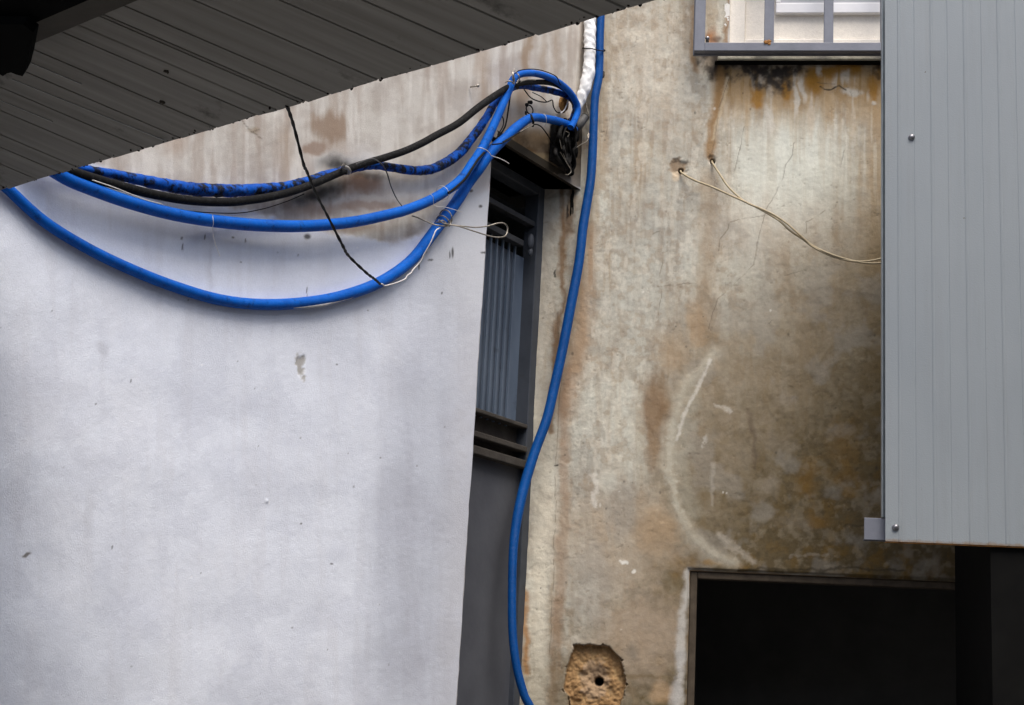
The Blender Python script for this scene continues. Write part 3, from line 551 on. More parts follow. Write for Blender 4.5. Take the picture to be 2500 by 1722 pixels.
mb = MB(); mb.lump(W('L', sg(1288, 590)[0], sg(1288, 590)[1], GP+.012), .014, 2, .1, (1, .6, 2.2)); mb.lump(W('L', sg(1288, 617)[0], sg(1288, 617)[1], GP+.012), .010, 2, .1, (1, .6, 1.6)); mb.build('hinge', M['gate'], gate, True)
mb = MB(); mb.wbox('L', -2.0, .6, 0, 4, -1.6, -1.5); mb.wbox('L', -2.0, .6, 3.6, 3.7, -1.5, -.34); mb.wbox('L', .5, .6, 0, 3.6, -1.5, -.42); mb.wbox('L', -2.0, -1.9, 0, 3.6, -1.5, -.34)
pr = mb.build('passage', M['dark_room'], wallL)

# ------------------------------------------------------------------ CORRUGATED CLADDING (right)
CO = .70; CTOP = sz(2200, -60, 'R', .70)[1]
clad = empty('metal_cladding', W('R', 1.3, 2.3, CO), 'pale grey ribbed steel cladding panel hanging at the right edge', 'cladding')
zb0 = sz(2162, 1322, 'R', CO)[1]; sA = sz(2161, 900, 'R', CO)[0]
def sc_(x): return sz(x, 350, 'R', CO)[0]
prof = [(sA, 0)]; k = 0
xs = [2194, 2231, 2275, 2313, 2357, 2397, 2441, 2482, 2526, 2567, 2611, 2652, 2696]
for i, x in enumerate(xs):
    s = sc_(x)
    if i % 2 == 0: prof += [(s-.004, 0 if i else 0), (s-.0012, .0016), (s+.0012, .0016), (s+.004, 0)]   # raised line
    else: prof += [(s-.004, 0), (s-.0012, -.0010), (s+.0012, -.0010), (s+.004, 0)]               # groove
prof += [(sc_(2900), 0)]
vs, fs = [], []; zz = [zb0+.0, zb0+.3, 3.2, CTOP]
for z in zz:
    for s, o in prof:
        vs.append(W('R', s, z, CO+o+(0.0 if z > zb0 else -.0)))
n = len(prof)
for r in range(len(zz)-1):
    for c in range(n-1): fs.append((r*n+c, r*n+c+1, (r+1)*n+c+1, (r+1)*n+c))
# rim of the lower edge turned back a little
s = NM('pale grey coated cladding'); sp = s.n('ShaderNodeSeparateXYZ'); s.l(s.co.outputs['Object'], sp.inputs[0])
c = s.ramp(s.noise(2.2, 6, .6, (1, 1, .25)), [(.3, (.218, .246, .268)), (.7, (.254, .281, .298))]); c = s.mix(c, (.19, .20, .205), s.math('MULTIPLY', s.ramp(s.noise(30, 7, .7, (1, 1, .06)), [(.5, (0, 0, 0)), (.8, (1, 1, 1))]), .35))
zl_ = s.math('SUBTRACT', sp.outputs[2], zb0-2.3); c = s.mix(c, (.20, .115, .045), s.math('MULTIPLY', s.ramp(s.math('ADD', s.math('MULTIPLY', zl_, 28.), s.math('MULTIPLY', s.noise(38, 6, .7), .7)), [(.30, (1, 1, 1)), (.62, (0, 0, 0))]), .8))
c = s.mix(c, (.12, .11, .10), s.ramp(s.noise(42, 3, .5), [(.76, (0, 0, 0)), (.79, (1, 1, 1))]))
s.bump(s.math('ADD', s.math('MULTIPLY', s.noise(3.2, 2, .5, (1, 1, .5)), 6.), s.noise(240, 3)), .6, .0012); M['clad2'] = s.set(c, s.ramp(s.noise(6, 5), [(.3, (.40,)*3), (.7, (.58,)*3)]))
o = mesh('sheet', vs, fs, M['clad2'], clad); sd = o.modifiers.new('thick', 'SOLIDIFY'); sd.thickness = .004; sd.offset = 1
mb = MB(); mb.wbox('R', sA, sc_(2900), zb0-.0035, zb0-.0003, CO-.012, CO-.0005+.002); mb.build('rusty_rim', M['rust'], clad)
mb = MB()
for x0, x1, y0, o in ((2152, 2156, 1264, .012), (2156.5, 2164, 1264, .003)):
    mb.wbox('R', sz(x0, 600, 'R', CO-.035)[0], sz(x1, 600, 'R', CO-.035)[0], sz(x0, y0, 'R', CO-.035)[1], CTOP, CO-.052, CO-.038+o)
bevel(mb.build('edge_trim', M['trim'], clad), .001)
mb = MB(); mb.wbox('R', sz(2165, 600, 'R', CO-.035)[0], sz(2180, 600, 'R', CO-.035)[0], sz(2160, 1262, 'R', CO-.035)[1], sz(2160, 556, 'R', CO-.035)[1], CO-.062, CO-.048); mb.build('batten', M['wood'], clad)
mb = MB(); a = sz(2110, 1264, 'R', CO-.03); b = sz(2161, 1317, 'R', CO-.03); mb.wbox('R', a[0], b[0]+.1, b[1], a[1], CO-.036, CO-.03); mb.wbox('R', a[0], b[0]+.1, b[1]-.003, b[1]+.002, CO-.07, CO-.03); bevel(mb.build('bracket', M['grille'], clad), .001)
for x, y in ((2226, 335), (2187, 1288)):
    c = hit(x, y, 'R', CO+.006); mb = MB(); mb.lump(c, .0105, 3, .06, (1, .7, 1)); mb.lump(c-nR*.005, .014, 3, .02, (1, .25, 1)); mb.build('bolt', M['bolt'], clad, True)
# near-black block added to darken the hollow behind and below the cladding
sr = sz(2330, 1380, 'R', .0)[0]; mb = MB(); mb.wbox('R', sr, sr+1.6, 0, CTOP-.01, .012, CO-.012); mb.build('shade_box', M['beam_black'], clad)

# ------------------------------------------------------------------ ROOF PANEL overhead
hz = lambda x, y, z: C0+ray(x, y)*((z-1.6)/ray(x, y)[2])
RA = hz(0, 465, 2.60); RB = hz(1610, 0, 2.60); e_ = (RB-RA)/np.linalg.norm(RB-RA)
rdir = RT*1.0-UP*.425+FW*.06; rdir = rdir/np.linalg.norm(rdir)
rn = np.cross(e_, rdir); rn /= np.linalg.norm(rn)
if rn[2] < 0: rn = -rn                                           # up, away from the viewer below
def roof_hit(x, y, off=0.):
    r = ray(x, y); P = RA+rn*off; return C0+r*(np.dot(P-C0, rn)/np.dot(r, rn))
def rcoord(q):   # along the eave, up the ribs
    A = np.stack([e_, -rdir, rn], 1); c = np.linalg.solve(A, q-RA); return c
roof = empty('panel_roof', RA, 'grey ribbed panel canopy seen from below, its eave cutting across the top left', 'canopy')
s = NM('ribbed panel underside'); sp = s.n('ShaderNodeSeparateXYZ'); s.l(s.co.outputs['UV'], sp.inputs[0])
cmb = s.n('ShaderNodeCombineXYZ'); s.l(s.math('MULTIPLY', sp.outputs[0], 14), cmb.inputs[0]); s.l(s.math('MULTIPLY', sp.outputs[1], .9), cmb.inputs[1])
st_ = s.n('ShaderNodeTexNoise'); st_.inputs['Scale'].default_value = 3; st_.inputs['Detail'].default_value = 8; s.l(cmb.outputs[0], st_.inputs['Vector'])
c = s.ramp(st_.outputs['Fac'], [(.3, (.235, .225, .200)), (.7, (.34, .325, .295))]); c = s.mix(c, (.05, .045, .038), s.ramp(s.noise(7, 8, .7), [(.60, (0, 0, 0)), (.74, (1, 1, 1))]))
s.bump(s.noise(60, 6), .5, .001); M['roofm'] = s.set(c, .7)
pos = []
for x, y, k in ((69, 115, 1), (152, 78, 1), (198, 64, .3), (240, 38, 1.2), (252, 35, 1.2), (306, 15, 1), (0, 212, 1), (97, 190, 1), (0, 269, .9), (0, 328, .5), (0, 359, 1.1), (0, 400, .8), (473, 0, 1), (683, 0, 1), (885, 0, .9), (1110, 0, .9), (1365, 0, .9), (1481, 0, .6)):
    pos.append((rcoord(roof_hit(x, y))[0], k))
# continue the panel joints past the frame with the same pitch
amin, amax = -1.3, float(np.linalg.norm(RB-RA))+1.2; pos.sort()
a = pos[0][0]
while a > amin: a -= .11; pos.append((a, 1))
a = max(q[0] for q in pos)
while a < amax-.2: a += .16; pos.append((a, 1))
pos.sort(); prof = [(amin, 0)]
for a, k in pos:
    if a-.006 > prof[-1][0]: prof += [(a-.0035, 0), (a-.0012, .009*k), (a+.0012, .009*k), (a+.004, -.001*k)]
prof += [(amax, 0)]
rows = [0, .02, .5, 1.2, 2.4]; vs, fs, uv = [], [], []; nzp = len(prof)
fine = np.concatenate([np.linspace(0, .04, 4), np.linspace(.3, 2.6, 8)])
for t in fine:
    for a, h in prof:
        jag = (.006*(float(vn(np.array(a*55+3), np.array(2.2)))-.5)+.004*(float(vn(np.array(a*160+3), np.array(5.2)))-.5)) if t == 0 else 0
        vs.append(RA+e_*a-rdir*(t+jag)+rn*h); uv.append((a, t))
for r in range(len(fine)-1):
    for c in range(nzp-1): fs.append((r*nzp+c, r*nzp+c+1, (r+1)*nzp+c+1, (r+1)*nzp+c))
n0 = len(vs)
mesh('panel_underside', vs, fs, M['roofm'], roof, uv=uv)
mb = MB()   # upper skin and lip
def rbox(a0, a1, t0, t1, h0, h1): return [RA+e_*a-rdir*t+rn*h for h in (h0, h1) for (a, t) in ((a0, t0), (a1, t0), (a1, t1), (a0, t1))]
mb.hexa(rbox(amin, amax, 0.012, 2.6, .014, .045)); mb.build('panel_core', simple('panel foam core', (.03, .022, .02), (.06, .04, .035), 20, .9), roof)
lip = []; rr2 = np.random.RandomState(5); a = -1.2
mb = MB()
while a < amax:   # crumbs of dirt stuck along the eave
    mb.lump(RA+e_*a-rdir*rr2.uniform(-.001, .010)+rn*.002, rr2.uniform(.001, .0035), 2, .5, seed=int(a*100) % 50); a += rr2.uniform(.004, .016)
mb.build('grime', simple('dark grime', (.012, .008, .008), (.04, .024, .022), 50, 1), roof, True)
mb = MB()   # pale scratches / screw heads and two dirty knots
for x, y in ((407, 172), (398, 247)): mb.lump(roof_hit(x, y)-rn*.001, .0035, 2, .9, (1.2, .5, 1.2), seed=int(x))
mb.build('grime', M['beam'], roof, True)
mb = MB()
for (x0, y0, x1, y1) in ((76, 152, 200, 204), (30, 192, 400, 340), (0, 243, 130, 296)): mb.bar(roof_hit(x0, y0)-rn*.002, roof_hit(x1, y1)-rn*.002, .0014, .002, rn)
mb.build('rib_highlight', simple('pale rib highlight', (.45, .45, .44), (.6, .6, .58), 40, .6), roof)  # pale bars painting the highlight along three ribs
# steel beam below the panel
c1, c2 = roof_hit(60, 116, -.004), roof_hit(420, -34, -.004); H = .07
b1, b2 = roof_hit(40, 74, -H), roof_hit(300, -36, -H); dirb = (c2-c1)/np.linalg.norm(c2-c1)
c1 = c1-dirb*.04; b1 = b1-dirb*.04; c2 = c2+dirb*.8; b2 = b2+dirb*.8; back = -rdir*.5
mb = MB(); mb.hexa([c1, c2, b2, b1, c1+back, c2+back, b2+back, b1+back]); mb.build('beam', M['beam'], roof)
mb = MB(); q = [b1-rn*.002-dirb*.35, b2-rn*.002, b2+back-rn*.002, b1+back-rn*.002-dirb*.35]; mb.hexa(q+[v+rn*.0015 for v in q]); mb.build('void_plate', M['beam_black'], roof)  # near-black plate painting the dark opening beyond the beam
out = [(-60, 40), (70, 40), (95, 60), (84, 118), (83, 122), (76, 150), (68, 167), (52, 163), (40, 158), (30, 160), (20, 167), (8, 160), (6, 148), (-10, 140), (-60, 130)]
rag = mesh('torn_sheet', [roof_hit(x, y, -.085) for i, (x, y) in enumerate(out)], [tuple(range(len(out)))], M['beam_black']); tag(rag, 'black ragged sheet drooping from the beam end under the canopy', 'torn sheet')
sd = rag.modifiers.new('t', 'SOLIDIFY'); sd.thickness = .02

# ------------------------------------------------------------------ HOSES AND CABLES
def hose(name, pts, mat, label, cat, group=None, parent=None, sides=20, step=.006, jit=None):
    P, r = path(pts); o = wires(name, [(P, r)], mat, parent, step, sides, jit)
    if label: tag(o, label, cat, group)
    return o
HG = 'blue hoses slung along the wall'
# lower loop
h1 = L_([(-110, 330), (-40, 405), (20, 462), (108, 541), (216, 608), (324, 660), (432, 702), (540, 733), (647, 744), (755, 738), (842, 721), (928, 689), (1003, 637), (1057, 570), (1099, 515), (1124, 478), (1143, 447)], .016, 28)
h1 += [(1168, 414, 'L', .045, 28), (1190, 382, 'L', .055, 28), (1209, 360, 'L', .06, 27), (1233, 338, 'L', .06, 24), (1259, 313, 'L', .06, 24), (1285, 294, 'L', .055, 22), (1305, 287, 'L', .05, 21), (1329, 290, 'L', .05, 20), (1352, 294, 'L', .05, 20), (1373, 300, 'L', .05, 19), (1392, 306, 'L', .05, 17), (1404, 316, 'L', .03, 14)]
pipe_ridge = lambda L, t: 1+.012*np.sin(L*60)+0*t
o1 = hose('blue_hose', h1, M['blue'], 'clean blue hose hanging in the lowest and widest loop on the white wall', 'hose', HG)
h2 = L_([(60, 372), (151, 430), (216, 459), (324, 497), (431, 525), (540, 542), (647, 551), (755, 552), (863, 542), (950, 524), (1000, 510), (1055, 487), (1105, 456), (1131, 432), (1151, 403), (1173, 370), (1191, 336), (1208, 300), (1228, 254), (1243, 220), (1254, 193), (1272, 181), (1307, 180), (1342, 190), (1370, 206), (1393, 228), (1407, 252), (1410, 273), (1402, 296), (1393, 312)], .10, 30)
wd = lambda x: np.interp(x, [200, 600, 1050, 1180, 1230, 1280, 1420], [33, 31, 25, 23, 20, 17, 16]); of = lambda x: np.interp(x, [0, 1100, 1200, 1300, 1420], [.046, .046, .065, .075, .07])
h2 = [(x, y, 'L', float(of(x)), float(wd(x))) for x, y, *_ in h2]
hose('blue_hose', h2, M['blue'], 'thick clean blue hose in the middle sag that arches highest over the corner', 'hose', HG)
h3 = [(60, 396), (140, 404), (211, 414), (311, 433), (400, 452), (480, 463), (560, 466), (640, 463), (700, 456), (760, 440), (800, 426), (845, 416), (880, 408), (915, 404), (950, 408), (1014, 417), (1066, 409), (1118, 377), (1157, 331), (1188, 287), (1204, 258), (1224, 232), (1249, 215), (1275, 209), (1307, 215), (1350, 223), (1382, 233), (1400, 248), (1405, 266), (1399, 287), (1391, 306)]
h3 = [(x, y, 'L', .026 if x < 1180 else .035, float(np.interp(x, [200, 300, 450, 620, 800, 900, 1100, 1200, 1300], [20, 26, 34, 30, 22, 20, 25, 19, 16]))) for x, y in h3]
tatty = lambda L, t: 1+.09*(vn(L*60+t*0, t*2.2+L*0, 3)-.5)*2+.05*(vn(L*220+t*0, t*4+L*0, 5)-.5)*2
hose('blue_hose', h3, M['blue_dirty'], 'sooty tattered blue hose running highest along the wall behind the black pipe', 'hose', HG, jit=tatty)
b1_ = [(120, 398), (173, 418), (242, 440), (311, 459), (380, 476), (466, 490), (552, 494), (610, 489), (660, 481), (716, 467), (768, 448), (815, 428), (859, 410), (895, 398), (937, 386), (988, 369), (1030, 350), (1066, 330), (1118, 302), (1165, 265), (1200, 240), (1238, 215), (1264, 205), (1307, 201), (1345, 203), (1376, 216), (1399, 238), (1409, 264), (1404, 290), (1397, 315)]
b1_ = [(x, y, 'L', float(np.interp(x, [0, 700, 850, 1250, 1420], [.05, .05, .055, .065, .055])), float(np.interp(x, [200, 500, 900, 1200, 1280], [24, 22, 18, 18, 13]))) for x, y in b1_]
hose('black_pipe', b1_, M['black'], 'black rubber pipe sagging with the hoses and rising along their upper side', 'pipe')
# vertical pipe
v = [(1470, -60, 'R', .04, 19), (1467, 39, 'R', .04, 19), (1465, 86, 'R', .04, 19), (1464, 151, 'R', .04, 19), (1461, 194, 'R', .045, 20), (1453, 237, 'R', .05, 20), (1450, 290, 'R', .05, 20), (1448, 343, 'R', .05, 21), (1445, 400, 'R', .05, 22), (1441, 447, 'R', .05, 22), (1432, 502, 'R', .05, 22.5), (1423, 557, 'R', .055, 23), (1418, 605, 'R', .06, 23), (1411, 655, 'R', .06, 23), (1394, 745, 'R', .065, 24), (1374, 850, 'R', .07, 24), (1354, 942, 'R', .08, 24), (1335, 1023, 'R', .10, 24), (1309, 1094, 'R', .12, 24), (1287, 1162, 'R', .15, 25), (1273, 1215, 'R', .18, 25), (1261, 1275, 'R', .20, 24), (1253, 1345, 'R', .22, 22), (1250, 1450, 'R', .23, 21), (1251.5, 1545, 'R', .23, 21), (1261, 1626, 'R', .22, 21), (1279, 1695, 'R', .20, 21), (1300, 1750, 'R', .18, 21), (1310, 1900, 'R', .16, 21)]
hose('blue_pipe', v, M['blue_deep'], 'deep blue pipe running down beside the wall corner from top to bottom of view', 'pipe')
# white wrapped pipe
wr = [(1443, -50, 'R', .06, 28), (1441, 30, 'R', .06, 28), (1440, 86, 'R', .06, 29), (1440, 121, 'R', .06, 28), (1439, 151, 'R', .06, 28), (1436, 183, 'R', .06, 30), (1429, 211, 'R', .06, 29), (1421, 237, 'R', .06, 26), (1417, 256, 'R', .06, 17), (1413, 270, 'R', .06, 8), (1409, 284, 'R', .05, 4)]
wrj = lambda L, t: 1+.10*(vn(L*75+t*.8, t*1.2+L*0, 7)-.5)*2+.10*np.sin(L*150+2.2*np.sin(t)+3*np.sin(L*23))*.5
wp = hose('wrapped_pipe', wr, M['wrap'], 'crumpled white tape wrapped pipe beside the top of the blue pipe', 'pipe', sides=40, step=.0022, jit=wrj)
def ring(c, n, r, wr_, k=1.0, a0=0, a1=6.2832, sq=1.):
    n = np.asarray(n, float); n /= np.linalg.norm(n); a = np.cross(n, [0, 0, 1.]); a = np.cross(n, [1., 0, 0]) if np.linalg.norm(a) < .1 else a; a /= np.linalg.norm(a); b = np.cross(n, a)
    return [np.asarray(c)+(a*math.cos(t)+b*math.sin(t)*sq)*r for t in np.linspace(a0, a1, 17)], wr_
def band(pts, i, j, r, wr_, sq=1.):
    """hoop round a hose between two of its points"""
    a = hit(*pts[i][:4]); b = hit(*pts[j][:4]); return ring((a+b)/2, b-a, r, wr_, sq=sq)
tie = wires('cable_tie', [([hit(x, y, 'R', o) for x, y, o in ((1422, 118, .05), (1430, 119, .085), (1445, 119, .09), (1456, 122, .085), (1466, 124, .066), (1477, 125, .04), (1470, 120, .015), (1440, 115, .012), (1422, 118, .05))], .0022)], M['black_thin']); tag(tie, 'black tie strapped round the white wrapped pipe and the blue pipe', 'cable tie')
tag(wires('brown_cable', [([hit(x, y, 'R', .03) for x, y in ((1425, -30), (1422, 60), (1415, 112), (1412.5, 151), (1414, 185), (1418, 212))], .003)], M['brown_wire']), 'thin brown flex in the corner left of the white wrapped pipe', 'cable')
tag(wires('brown_cable', [([hit(x, y, 'R', .035) for x, y in ((1428, 240), (1432, 262), (1437, 280), (1438, 292))], .003)], M['wire']), 'short dull flex end below the white wrapped pipe', 'cable')
mb = MB(); q = [(x, y) for x, y in ((1424, 50), (1431, 50), (1430, 120), (1426, 190), (1420, 225), (1414, 225), (1417, 150), (1418, 100))]
# dusty stub of pipe and the tangle at the corner
P, r = path([(1403, 320, 'R', .05, 20), (1416, 304, 'R', .06, 21), (1430, 284, 'R', .05, 20)]); tag(wires('pipe_stub', [(P, r)], M['grey_pvc'], sides=18), 'short dusty dark grey pipe stub behind the blue pipe at the corner', 'pipe')
mb = MB(); mb.lump(hit(1448-14, 330+0, 'R', .06)*1.0, .001, 1)
tag((lambda: (lambda m: (m.lump(hit(1438, 334, 'R', .05), .014, 3, .35, (.55, .4, 1.15)), m.build('plaster_blob', simple('pale filler', (.42, .36, .28), (.62, .58, .5), 50, .9, 0, .003, 90), None, True))[1])(MB()))(), 'small pale filler blob stuck beside the blue pipe', 'filler')
bundle = empty('cable_bundle', hit(1385, 360, 'L', .04), 'tangle of black cables stuffed into the wall corner above the narrow door', 'cables')
rb = np.random.RandomState(12)
for k in range(13):
    x = rb.uniform(1366, 1402); pts = [(x+rb.uniform(-8, 8), 296+rb.uniform(-6, 10), 'L', .02+rb.uniform(0, .05))]
    for y in (325, 350, 375, 400): x = 1384+(x-1384)*.9+rb.uniform(-9, 9); pts.append((x, y+rb.uniform(-8, 8), 'L', .015+rb.uniform(0, .05)))
    pts.append((1388+rb.uniform(-6, 8), rb.uniform(400, 438), 'L', .01)); wires('cable', [([hit(*q) for q in pts], rb.choice([.003, .0045, .007]))], M['black_thin'], bundle)
for pts in ([(1366, 340), (1372, 366), (1384, 398), (1392, 410), (1394, 420), (1386, 427), (1380, 426)], [(1368, 372), (1380, 392), (1392, 412)], [(1408, 360), (1420, 352), (1432, 346), (1436, 338)], [(1380, 320), (1390, 326), (1386, 334)]):
    wires('cable', [([hit(x, y, 'L', .06) for x, y in pts], .0012)], M['wire'], bundle)
mb = MB(); a = sz(1353, 350, 'L', .02); b = sz(1378, 350, 'L', .02); mb.wbox('L', a[0], b[0], sz(1365, 400, 'L', .02)[1], sz(1365, 302, 'L', .02)[1], .001, .03)  # black box added for the dark recess beside the cable tangle
tag(bevel(mb.build('backing', M['black']), .003), 'black vertical duct for the dark recess under the blue hoses at the wall corner', 'backing')
for k in range(6): mb.lump(hit(rb.uniform(1378, 1402), rb.uniform(306, 420), 'L', .02), .02, 2, .5, (1, .6, 1.2), seed=k) if False else None
mb = MB()
for x, y, r in ((1388, 318, .032), (1392, 345, .03), (1390, 372, .028), (1392, 398, .02), (1394, 418, .014), (1402, 330, .022)): mb.lump(hit(x, y, 'L', .005), r, 3, .6, (.8, .8, 1.2), seed=int(x+y) % 40)
mb.build('grime', M['beam_black'], bundle, True)
mb = MB(); mb.lump(hit(1376, 256, 'L', .02), .021, 4, .35, (.75, .6, 1.25), seed=3); tag(mb.build('foam_plug', M['foam'], None, True), 'ochre foam lump plugging a hole inside the hose bend', 'foam plug')
mb = MB(); mb.lump(hit(1397, 492, 'R', .0), .02, 3, .6, (.38, .15, 2.6), seed=8); tag(mb.build('hanging_grime', M['beam_black'], None, True), 'dark clot of grime on the wall below the cable tangle', 'grime')
Cz = lambda *a: [(1100+x/5.79, 100+y/5.79) for x, y in a]
Dz = lambda *a: [(1000+x/4.56, 250+y/4.56) for x, y in a]
Bz = lambda *a: [(600+x/3.862, 150+y/3.862) for x, y in a]
Nz = lambda *a: [(850+x/5.15, 500+y/5.15) for x, y in a]
def thin(name, pts, off, wpx, mat, label, cat='cable', group=None, pl='L'):
    offs = off if isinstance(off, (list, tuple)) else [off]*len(pts); P = [hit(x, y, pl, o) for (x, y), o in zip(pts, offs)]
    return tag(wires(name, [(P, wpx/2*depth(P[0])/FPX)], mat, None, .004, 8), label, cat, group)
thin('thin_cable', Cz((1040, 690), (1130, 800), (1230, 850), (1340, 868), (1400, 850), (1440, 842), (1455, 930), (1500, 1005), (1560, 1020)), .04, 3.2, M['black_thin'], 'thin black cable drooping below the hose bend to the foam plug')
thin('thin_cable', Cz((1555, 1022), (1610, 975), (1650, 880), (1660, 840)), .045, 3, M['white_wire'], 'short white wire curling in front of the foam plug')
thin('thin_cable', Cz((1160, 730), (1280, 790), (1360, 862)), .04, 2.4, M['black_thin'], 'shorter black cable joining the drooping cable under the hose bend')
thin('thin_cable', Cz((900, 470), (990, 415), (1200, 402), (1380, 448), (1500, 512), (1535, 590), (1560, 620)), .115, 2.6, M['black_thin'], 'thin black wire lying over the top of the arching blue hose')
thin('thin_cable', Cz((990, 575), (1080, 550), (1200, 552)), .10, 3.4, M['wire'], 'pale wire end over the black pipe beside the hose clamp')
thin('thin_cable', Cz((680, 1020), (740, 1090), (745, 1190), (690, 1300), (620, 1430)), .05, 3, M['black_thin'], 'thin wire bowed between the blue hoses above their crossing')
thin('thin_cable', Cz((850, 720), (820, 950), (780, 1180), (720, 1300), (640, 1400)), .02, 4, M['black_thin'], 'dark cable running down the wall behind the hoses below the clamp')
thin('thin_cable', Dz((1040, 440), (1200, 350), (1370, 255), (1450, 262), (1520, 340), (1600, 470)), [.085, .085, .07, .05, .03, .02], 3.4, M['black_thin'], 'black cable hugging the underside of the hose toward the corner duct')
thin('thin_cable', Dz((1230, 330), (1300, 290), (1375, 250)), .09, 2.2, M['wire'], 'short pale wire on the underside of the hose near the ring hook')
thin('thin_cable', Dz((920, 470), (1000, 462), (1060, 440), (1180, 365)), [.09, .10, .10, .085], 3.5, M['black_thin'], 'black cable crossing over the blue hose above the pale string')
thin('thin_cable', Dz((830, 560), (760, 640), (700, 730), (620, 850), (500, 960), (430, 1010)), [.10, .105, .105, .10, .09, .085], 6, M['black_thin'], 'black cable lying in the groove between the two twisted blue hoses')
thin('thin_cable', Bz((1040, 970), (1120, 935), (1200, 920), (1280, 970), (1330, 1050), (1370, 1180), (1420, 1290), (1470, 1362), (1490, 1400)), [.09, .1, .09, .06, .04, .03, .03, .05, .05], 3.4, M['grey_pvc'], 'grey cable hooked over the black pipe and dropping to the middle hose')
thin('thin_cable', [(352, 490), (449, 514), (570, 521), (639, 511), (700, 492), (742, 474)], [.05, .03, .02, .02, .02, .03], 2.6, M['black_thin'], 'fine dark cable sagging under the black pipe on the left')
thin('thin_cable', [(226, 440), (276, 457), (311, 471), (352, 487), (395, 499)], .13, 2.8, M['white_wire'], 'fine white cable alongside the middle hose near the canopy')
# drooping black cord and its pale string
ce = roof_hit(701, 258); P = [ce, ce+np.array([.004, 0, -.03])]
for (x, y), t in zip([(718, 311), (742, 404), (748, 416), (773, 476), (800, 528), (836, 599), (852, 626), (895, 667), (915, 682), (928, 694)], np.linspace(.1, 1, 10)):
    d0 = depth(ce); d1 = depth(hit(928, 694, 'L', .09)); dd_ = d0+(d1-d0)*t; r = ray(x, y); P.append(C0+r*(dd_/(r@FW)))
wj = lambda L, t: 1+.15*np.sin(L*90)+0*t
tag(wires('hanging_cable', [(P[:1]+P[2:], [.0034]+[.003]*5+[.0036]*5)], M['black_thin'], jit=wj), 'black cord dropping from the canopy edge to the lowest blue hose', 'cable')
thin('string', Nz((395, 1000), (430, 998), (460, 1018), (550, 1000), (640, 970), (720, 932), (742, 890), (790, 860), (820, 812), (870, 762), (918, 705), (955, 625), (1010, 530), (1050, 450), (1078, 380), (1108, 320), (1160, 290)), [.085, .085, .075]+[.04]*7+[.05, .06, .075, .085, .09, .09, .08], 3.4, M['white_wire'], 'pale string trailing along the lowest blue hose up to the wire knot', 'string')
# tie wire knot with its long loop
tw = empty('tie_wire', hit(1085, 545, 'L', .09), 'twisted tie wire knotted on the lowest hose with a long loop sticking out', 'wire')
lp = Nz((800, 140), (860, 158), (960, 200), (1080, 250), (1160, 265), (1240, 268), (1300, 255), (1450, 272), (1600, 285), (1750, 270), (1880, 234), (1960, 238), (2003, 290), (1985, 380), (1920, 410), (1800, 400), (1600, 340), (1400, 275), (1290, 255), (1200, 240))
P = [hit(x, y, 'L', o) for (x, y), o in zip(lp, [.03, .04, .05, .07, .085, .09, .09, .11, .13, .15, .17, .18, .18, .18, .175, .16, .14, .12, .1, .09])]
wires('loop', [(P, .0022)], M['wire'], tw)
hc = hit(1081, 541, 'L', .022); hd = hit(1099, 515, 'L', .022)-hit(1057, 570, 'L', .022)
cl = []
for k in range(3): cl.append(ring(hc+hd*(.16*k-.14), hd+np.array([.035*(k-1), .04*(k-1.5), .03*(1-k)]), .019+.003*k, .0021))
wires('coil', cl, M['wire'], tw)
kn = Nz((1150, 215), (1190, 200), (1240, 240), (1270, 270), (1290, 230), (1285, 180)); wires('knot', [([hit(x, y, 'L', .085) for x, y in kn], .0022), ([hit(x, y, 'L', .09) for x, y in Nz((1140, 190), (1180, 225), (1230, 255), (1260, 262), (1230, 230))], .0022)], M['wire'], tw)
pl_ = [(700, 755), (740, 751), (780, 747), (815, 740), (850, 731), (885, 717), (915, 703), (945, 690), (975, 672)]
rs = np.random.RandomState(9); P = [hit(x, y-1+rs.uniform(-2, 1), 'L', .024) for x, y in pl_]; wires('paint_smear', [(P, [.002, .004, .0055, .005, .004, .0055, .005, .004, .002])], simple('dry paint crust', (.42, .42, .42), (.62, .62, .63), 60, .95, 0, .002, 120), o1, jit=tatty)
# strings round the hoses
def strw(idx, pts, tail, label, mat='white_wire'):
    e = [hit(x, y, 'L', o) for x, y, o in tail]; o = wires('string', [band(pts, idx, idx+1, wd_, .0011) for wd_ in (.0235,)]+[(e, .0010)], M[mat]); return tag(o, label, 'string')
strw(11, h2, [(1048, 474, .085), (1057, 480, .092), (1061, 502, .07), (1085, 506, .07), (1105, 511, .07), (1128, 518, .06)], 'fine white string round the middle hose with a loose end over the lower hose')
o = wires('string', [([hit(x, y, 'L', o_) for (x, y), o_ in zip(Dz((755, 508), (790, 508), (850, 530), (890, 565), (915, 597), (1000, 625), (1060, 655), (1105, 682)), (.10, .125, .115, .10, .085, .09, .10, .10))], .0014)], M['white_wire']); tag(o, 'pale string lashing the two twisted hoses, its end pointing right', 'string')
o = wires('string', [([hit(x, y, 'L', o_) for x, y, o_ in ((519, 524, .115), (521, 545, .115), (519, 560, .06), (524, 590, .05), (537, 626, .045))], .0008)], M['white_wire']); tag(o, 'hair thin thread dangling from the middle hose on the left', 'string')
o = wires('string', [([hit(x, y, 'L', o_) for x, y, o_ in ((1327, 278, .06), (1333, 285, .072), (1334, 298, .068), (1330, 308, .05))], .0010)], M['white_wire']); tag(o, 'fine pale thread round the short horizontal hose at the corner', 'string')
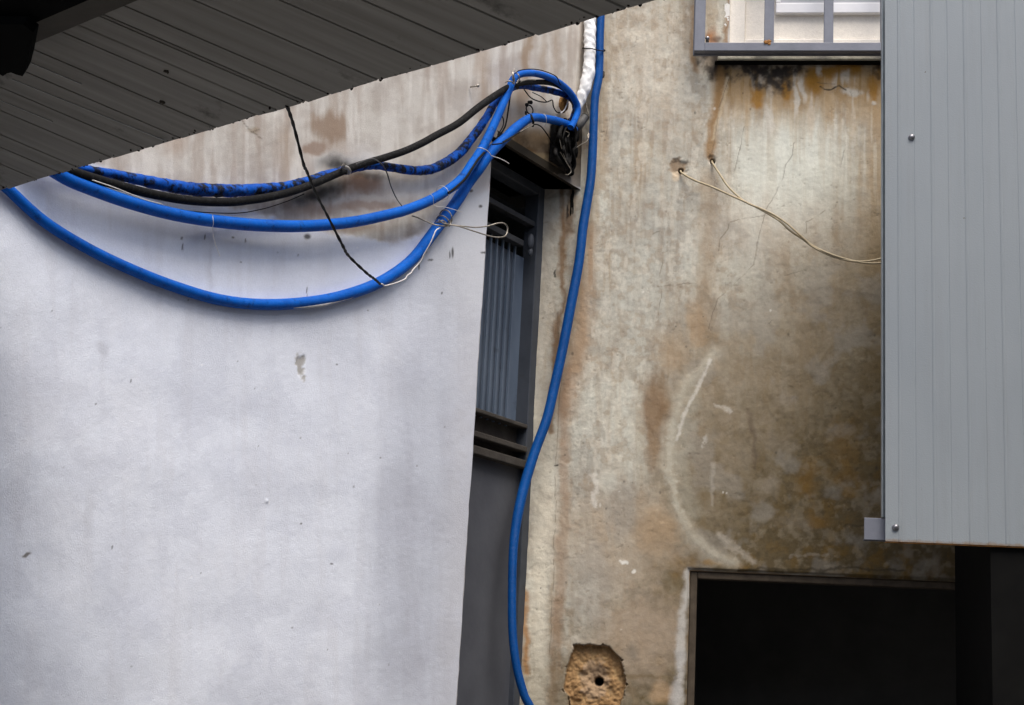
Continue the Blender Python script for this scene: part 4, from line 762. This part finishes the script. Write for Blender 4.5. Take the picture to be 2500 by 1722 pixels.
# hose clamps
hp = hit(1252, 186, 'L', .075); o = wires('hose_clamp', [([hit(x, y, 'L', o_) for (x, y), o_ in zip(Cz((905, 410), (880, 445), (885, 500), (895, 560), (885, 600)), (.08, .10, .105, .10, .09))], .0042), ([hit(x, y, 'L', o_) for (x, y), o_ in zip(Cz((930, 450), (965, 490), (975, 550), (930, 600)), (.09, .105, .10, .09))], .0022), ([hit(x, y, 'L', o_) for (x, y), o_ in zip(Cz((780, 590), (810, 572), (860, 575), (900, 610)), (.07, .09, .1, .1))], .0022)], M['galv']); tag(o, 'dull metal clamp gathering the hoses at the top of their bend', 'clamp')
o = wires('hose_clamp', [([hit(x, y, 'L', o_) for (x, y), o_ in zip(Bz((925, 995), (960, 1005), (978, 1035), (970, 1055)), (.085, .09, .09, .07))], .0055), ([hit(x, y, 'L', o_) for (x, y), o_ in zip(Bz((900, 1015), (920, 985), (935, 960)), (.06, .085, .09))], .004)], M['galv']); tag(o, 'rusty metal clamp holding the sooty hose in the middle of the wall', 'clamp')
ho = empty('ring_hook', hit(1293, 267, 'L', .03), 'black wire ring hook holding up the short hose by the corner', 'hook')
wires('ring', [ring(hit(1293, 268, 'L', .035), nL+np.array([.0, -.4, .1]), .0165, .0024)], M['black_thin'], ho); mb = MB(); mb.lump(hit(1294, 250, 'L', .035), .009, 2, .4, (1.1, .8, .8)); mb.lump(hit(1286, 256, 'L', .035), .007, 2, .4); mb.lump(hit(1284, 276, 'L', .035), .006, 2, .4, (.8, .8, 1.4)); mb.build('knob', M['black_thin'], ho, True)
wires('strap', [([hit(x, y, 'L', o_) for x, y, o_ in ((1296, 281, .06), (1300, 290, .082), (1302, 300, .08), (1301, 308, .05))], .004)], M['black_thin'], ho)
# cream flex from the two holes
CG = 'cream flexes leaving the right wall'
ca = I((515, 372), (520, 385), (560, 415), (640, 455), (760, 500), (870, 550), (990, 603), (1100, 655), (1200, 710), (1290, 768), (1370, 842), (1460, 902), (1560, 975), (1700, 1042), (1850, 1078), (1960, 1080), (2070, 1060), (2200, 1010))
thin('cream_flex', ca, [-.03, .008, .02, .035, .05, .06, .07, .08, .085, .09, .085, .08, .075, .07, .07, .07, .07, .07], 5.0, M['beige'], 'cream flex coming out of the chipped left hole in the wall', 'cable', None, 'R')
cb = I((762, 295), (765, 315), (820, 400), (880, 490), (960, 570), (1040, 628), (1150, 672), (1250, 722), (1350, 790), (1450, 880), (1540, 955), (1680, 1022), (1820, 1066), (1950, 1092), (2075, 1092), (2200, 1070))
thin('cream_flex', cb, [-.03, .008, .03, .045, .06, .075, .085, .09, .095, .09, .075, .075, .07, .07, .07, .07], 5.0, M['beige'], 'cream flex coming out of the small round hole below the window corner', 'cable', None, 'R')
# nails on the left wall
NG = 'nails'
mb = MB(); q = hit(1148, 213, 'L', 0); mb.bar(q, q+nL*.03, .004, .004, np.array([0, 0, 1.])); mb.lump(q+nL*.03, .006, 2, .1); tag(mb.build('nail', M['galv'], None, True), 'small pale nail in the wall above the black pipe', 'nail')
mb = MB(); q = hit(1472, 182, 'R', 0); mb.lump(q, .010, 3, .2, (.7, .5, 1.5)); tag(mb.build('nail', M['beam'], None, True), 'dark nail plug just right of the blue pipe', 'nail')
for c in list(bpy.data.meshes):
    if c.users == 0: bpy.data.meshes.remove(c)
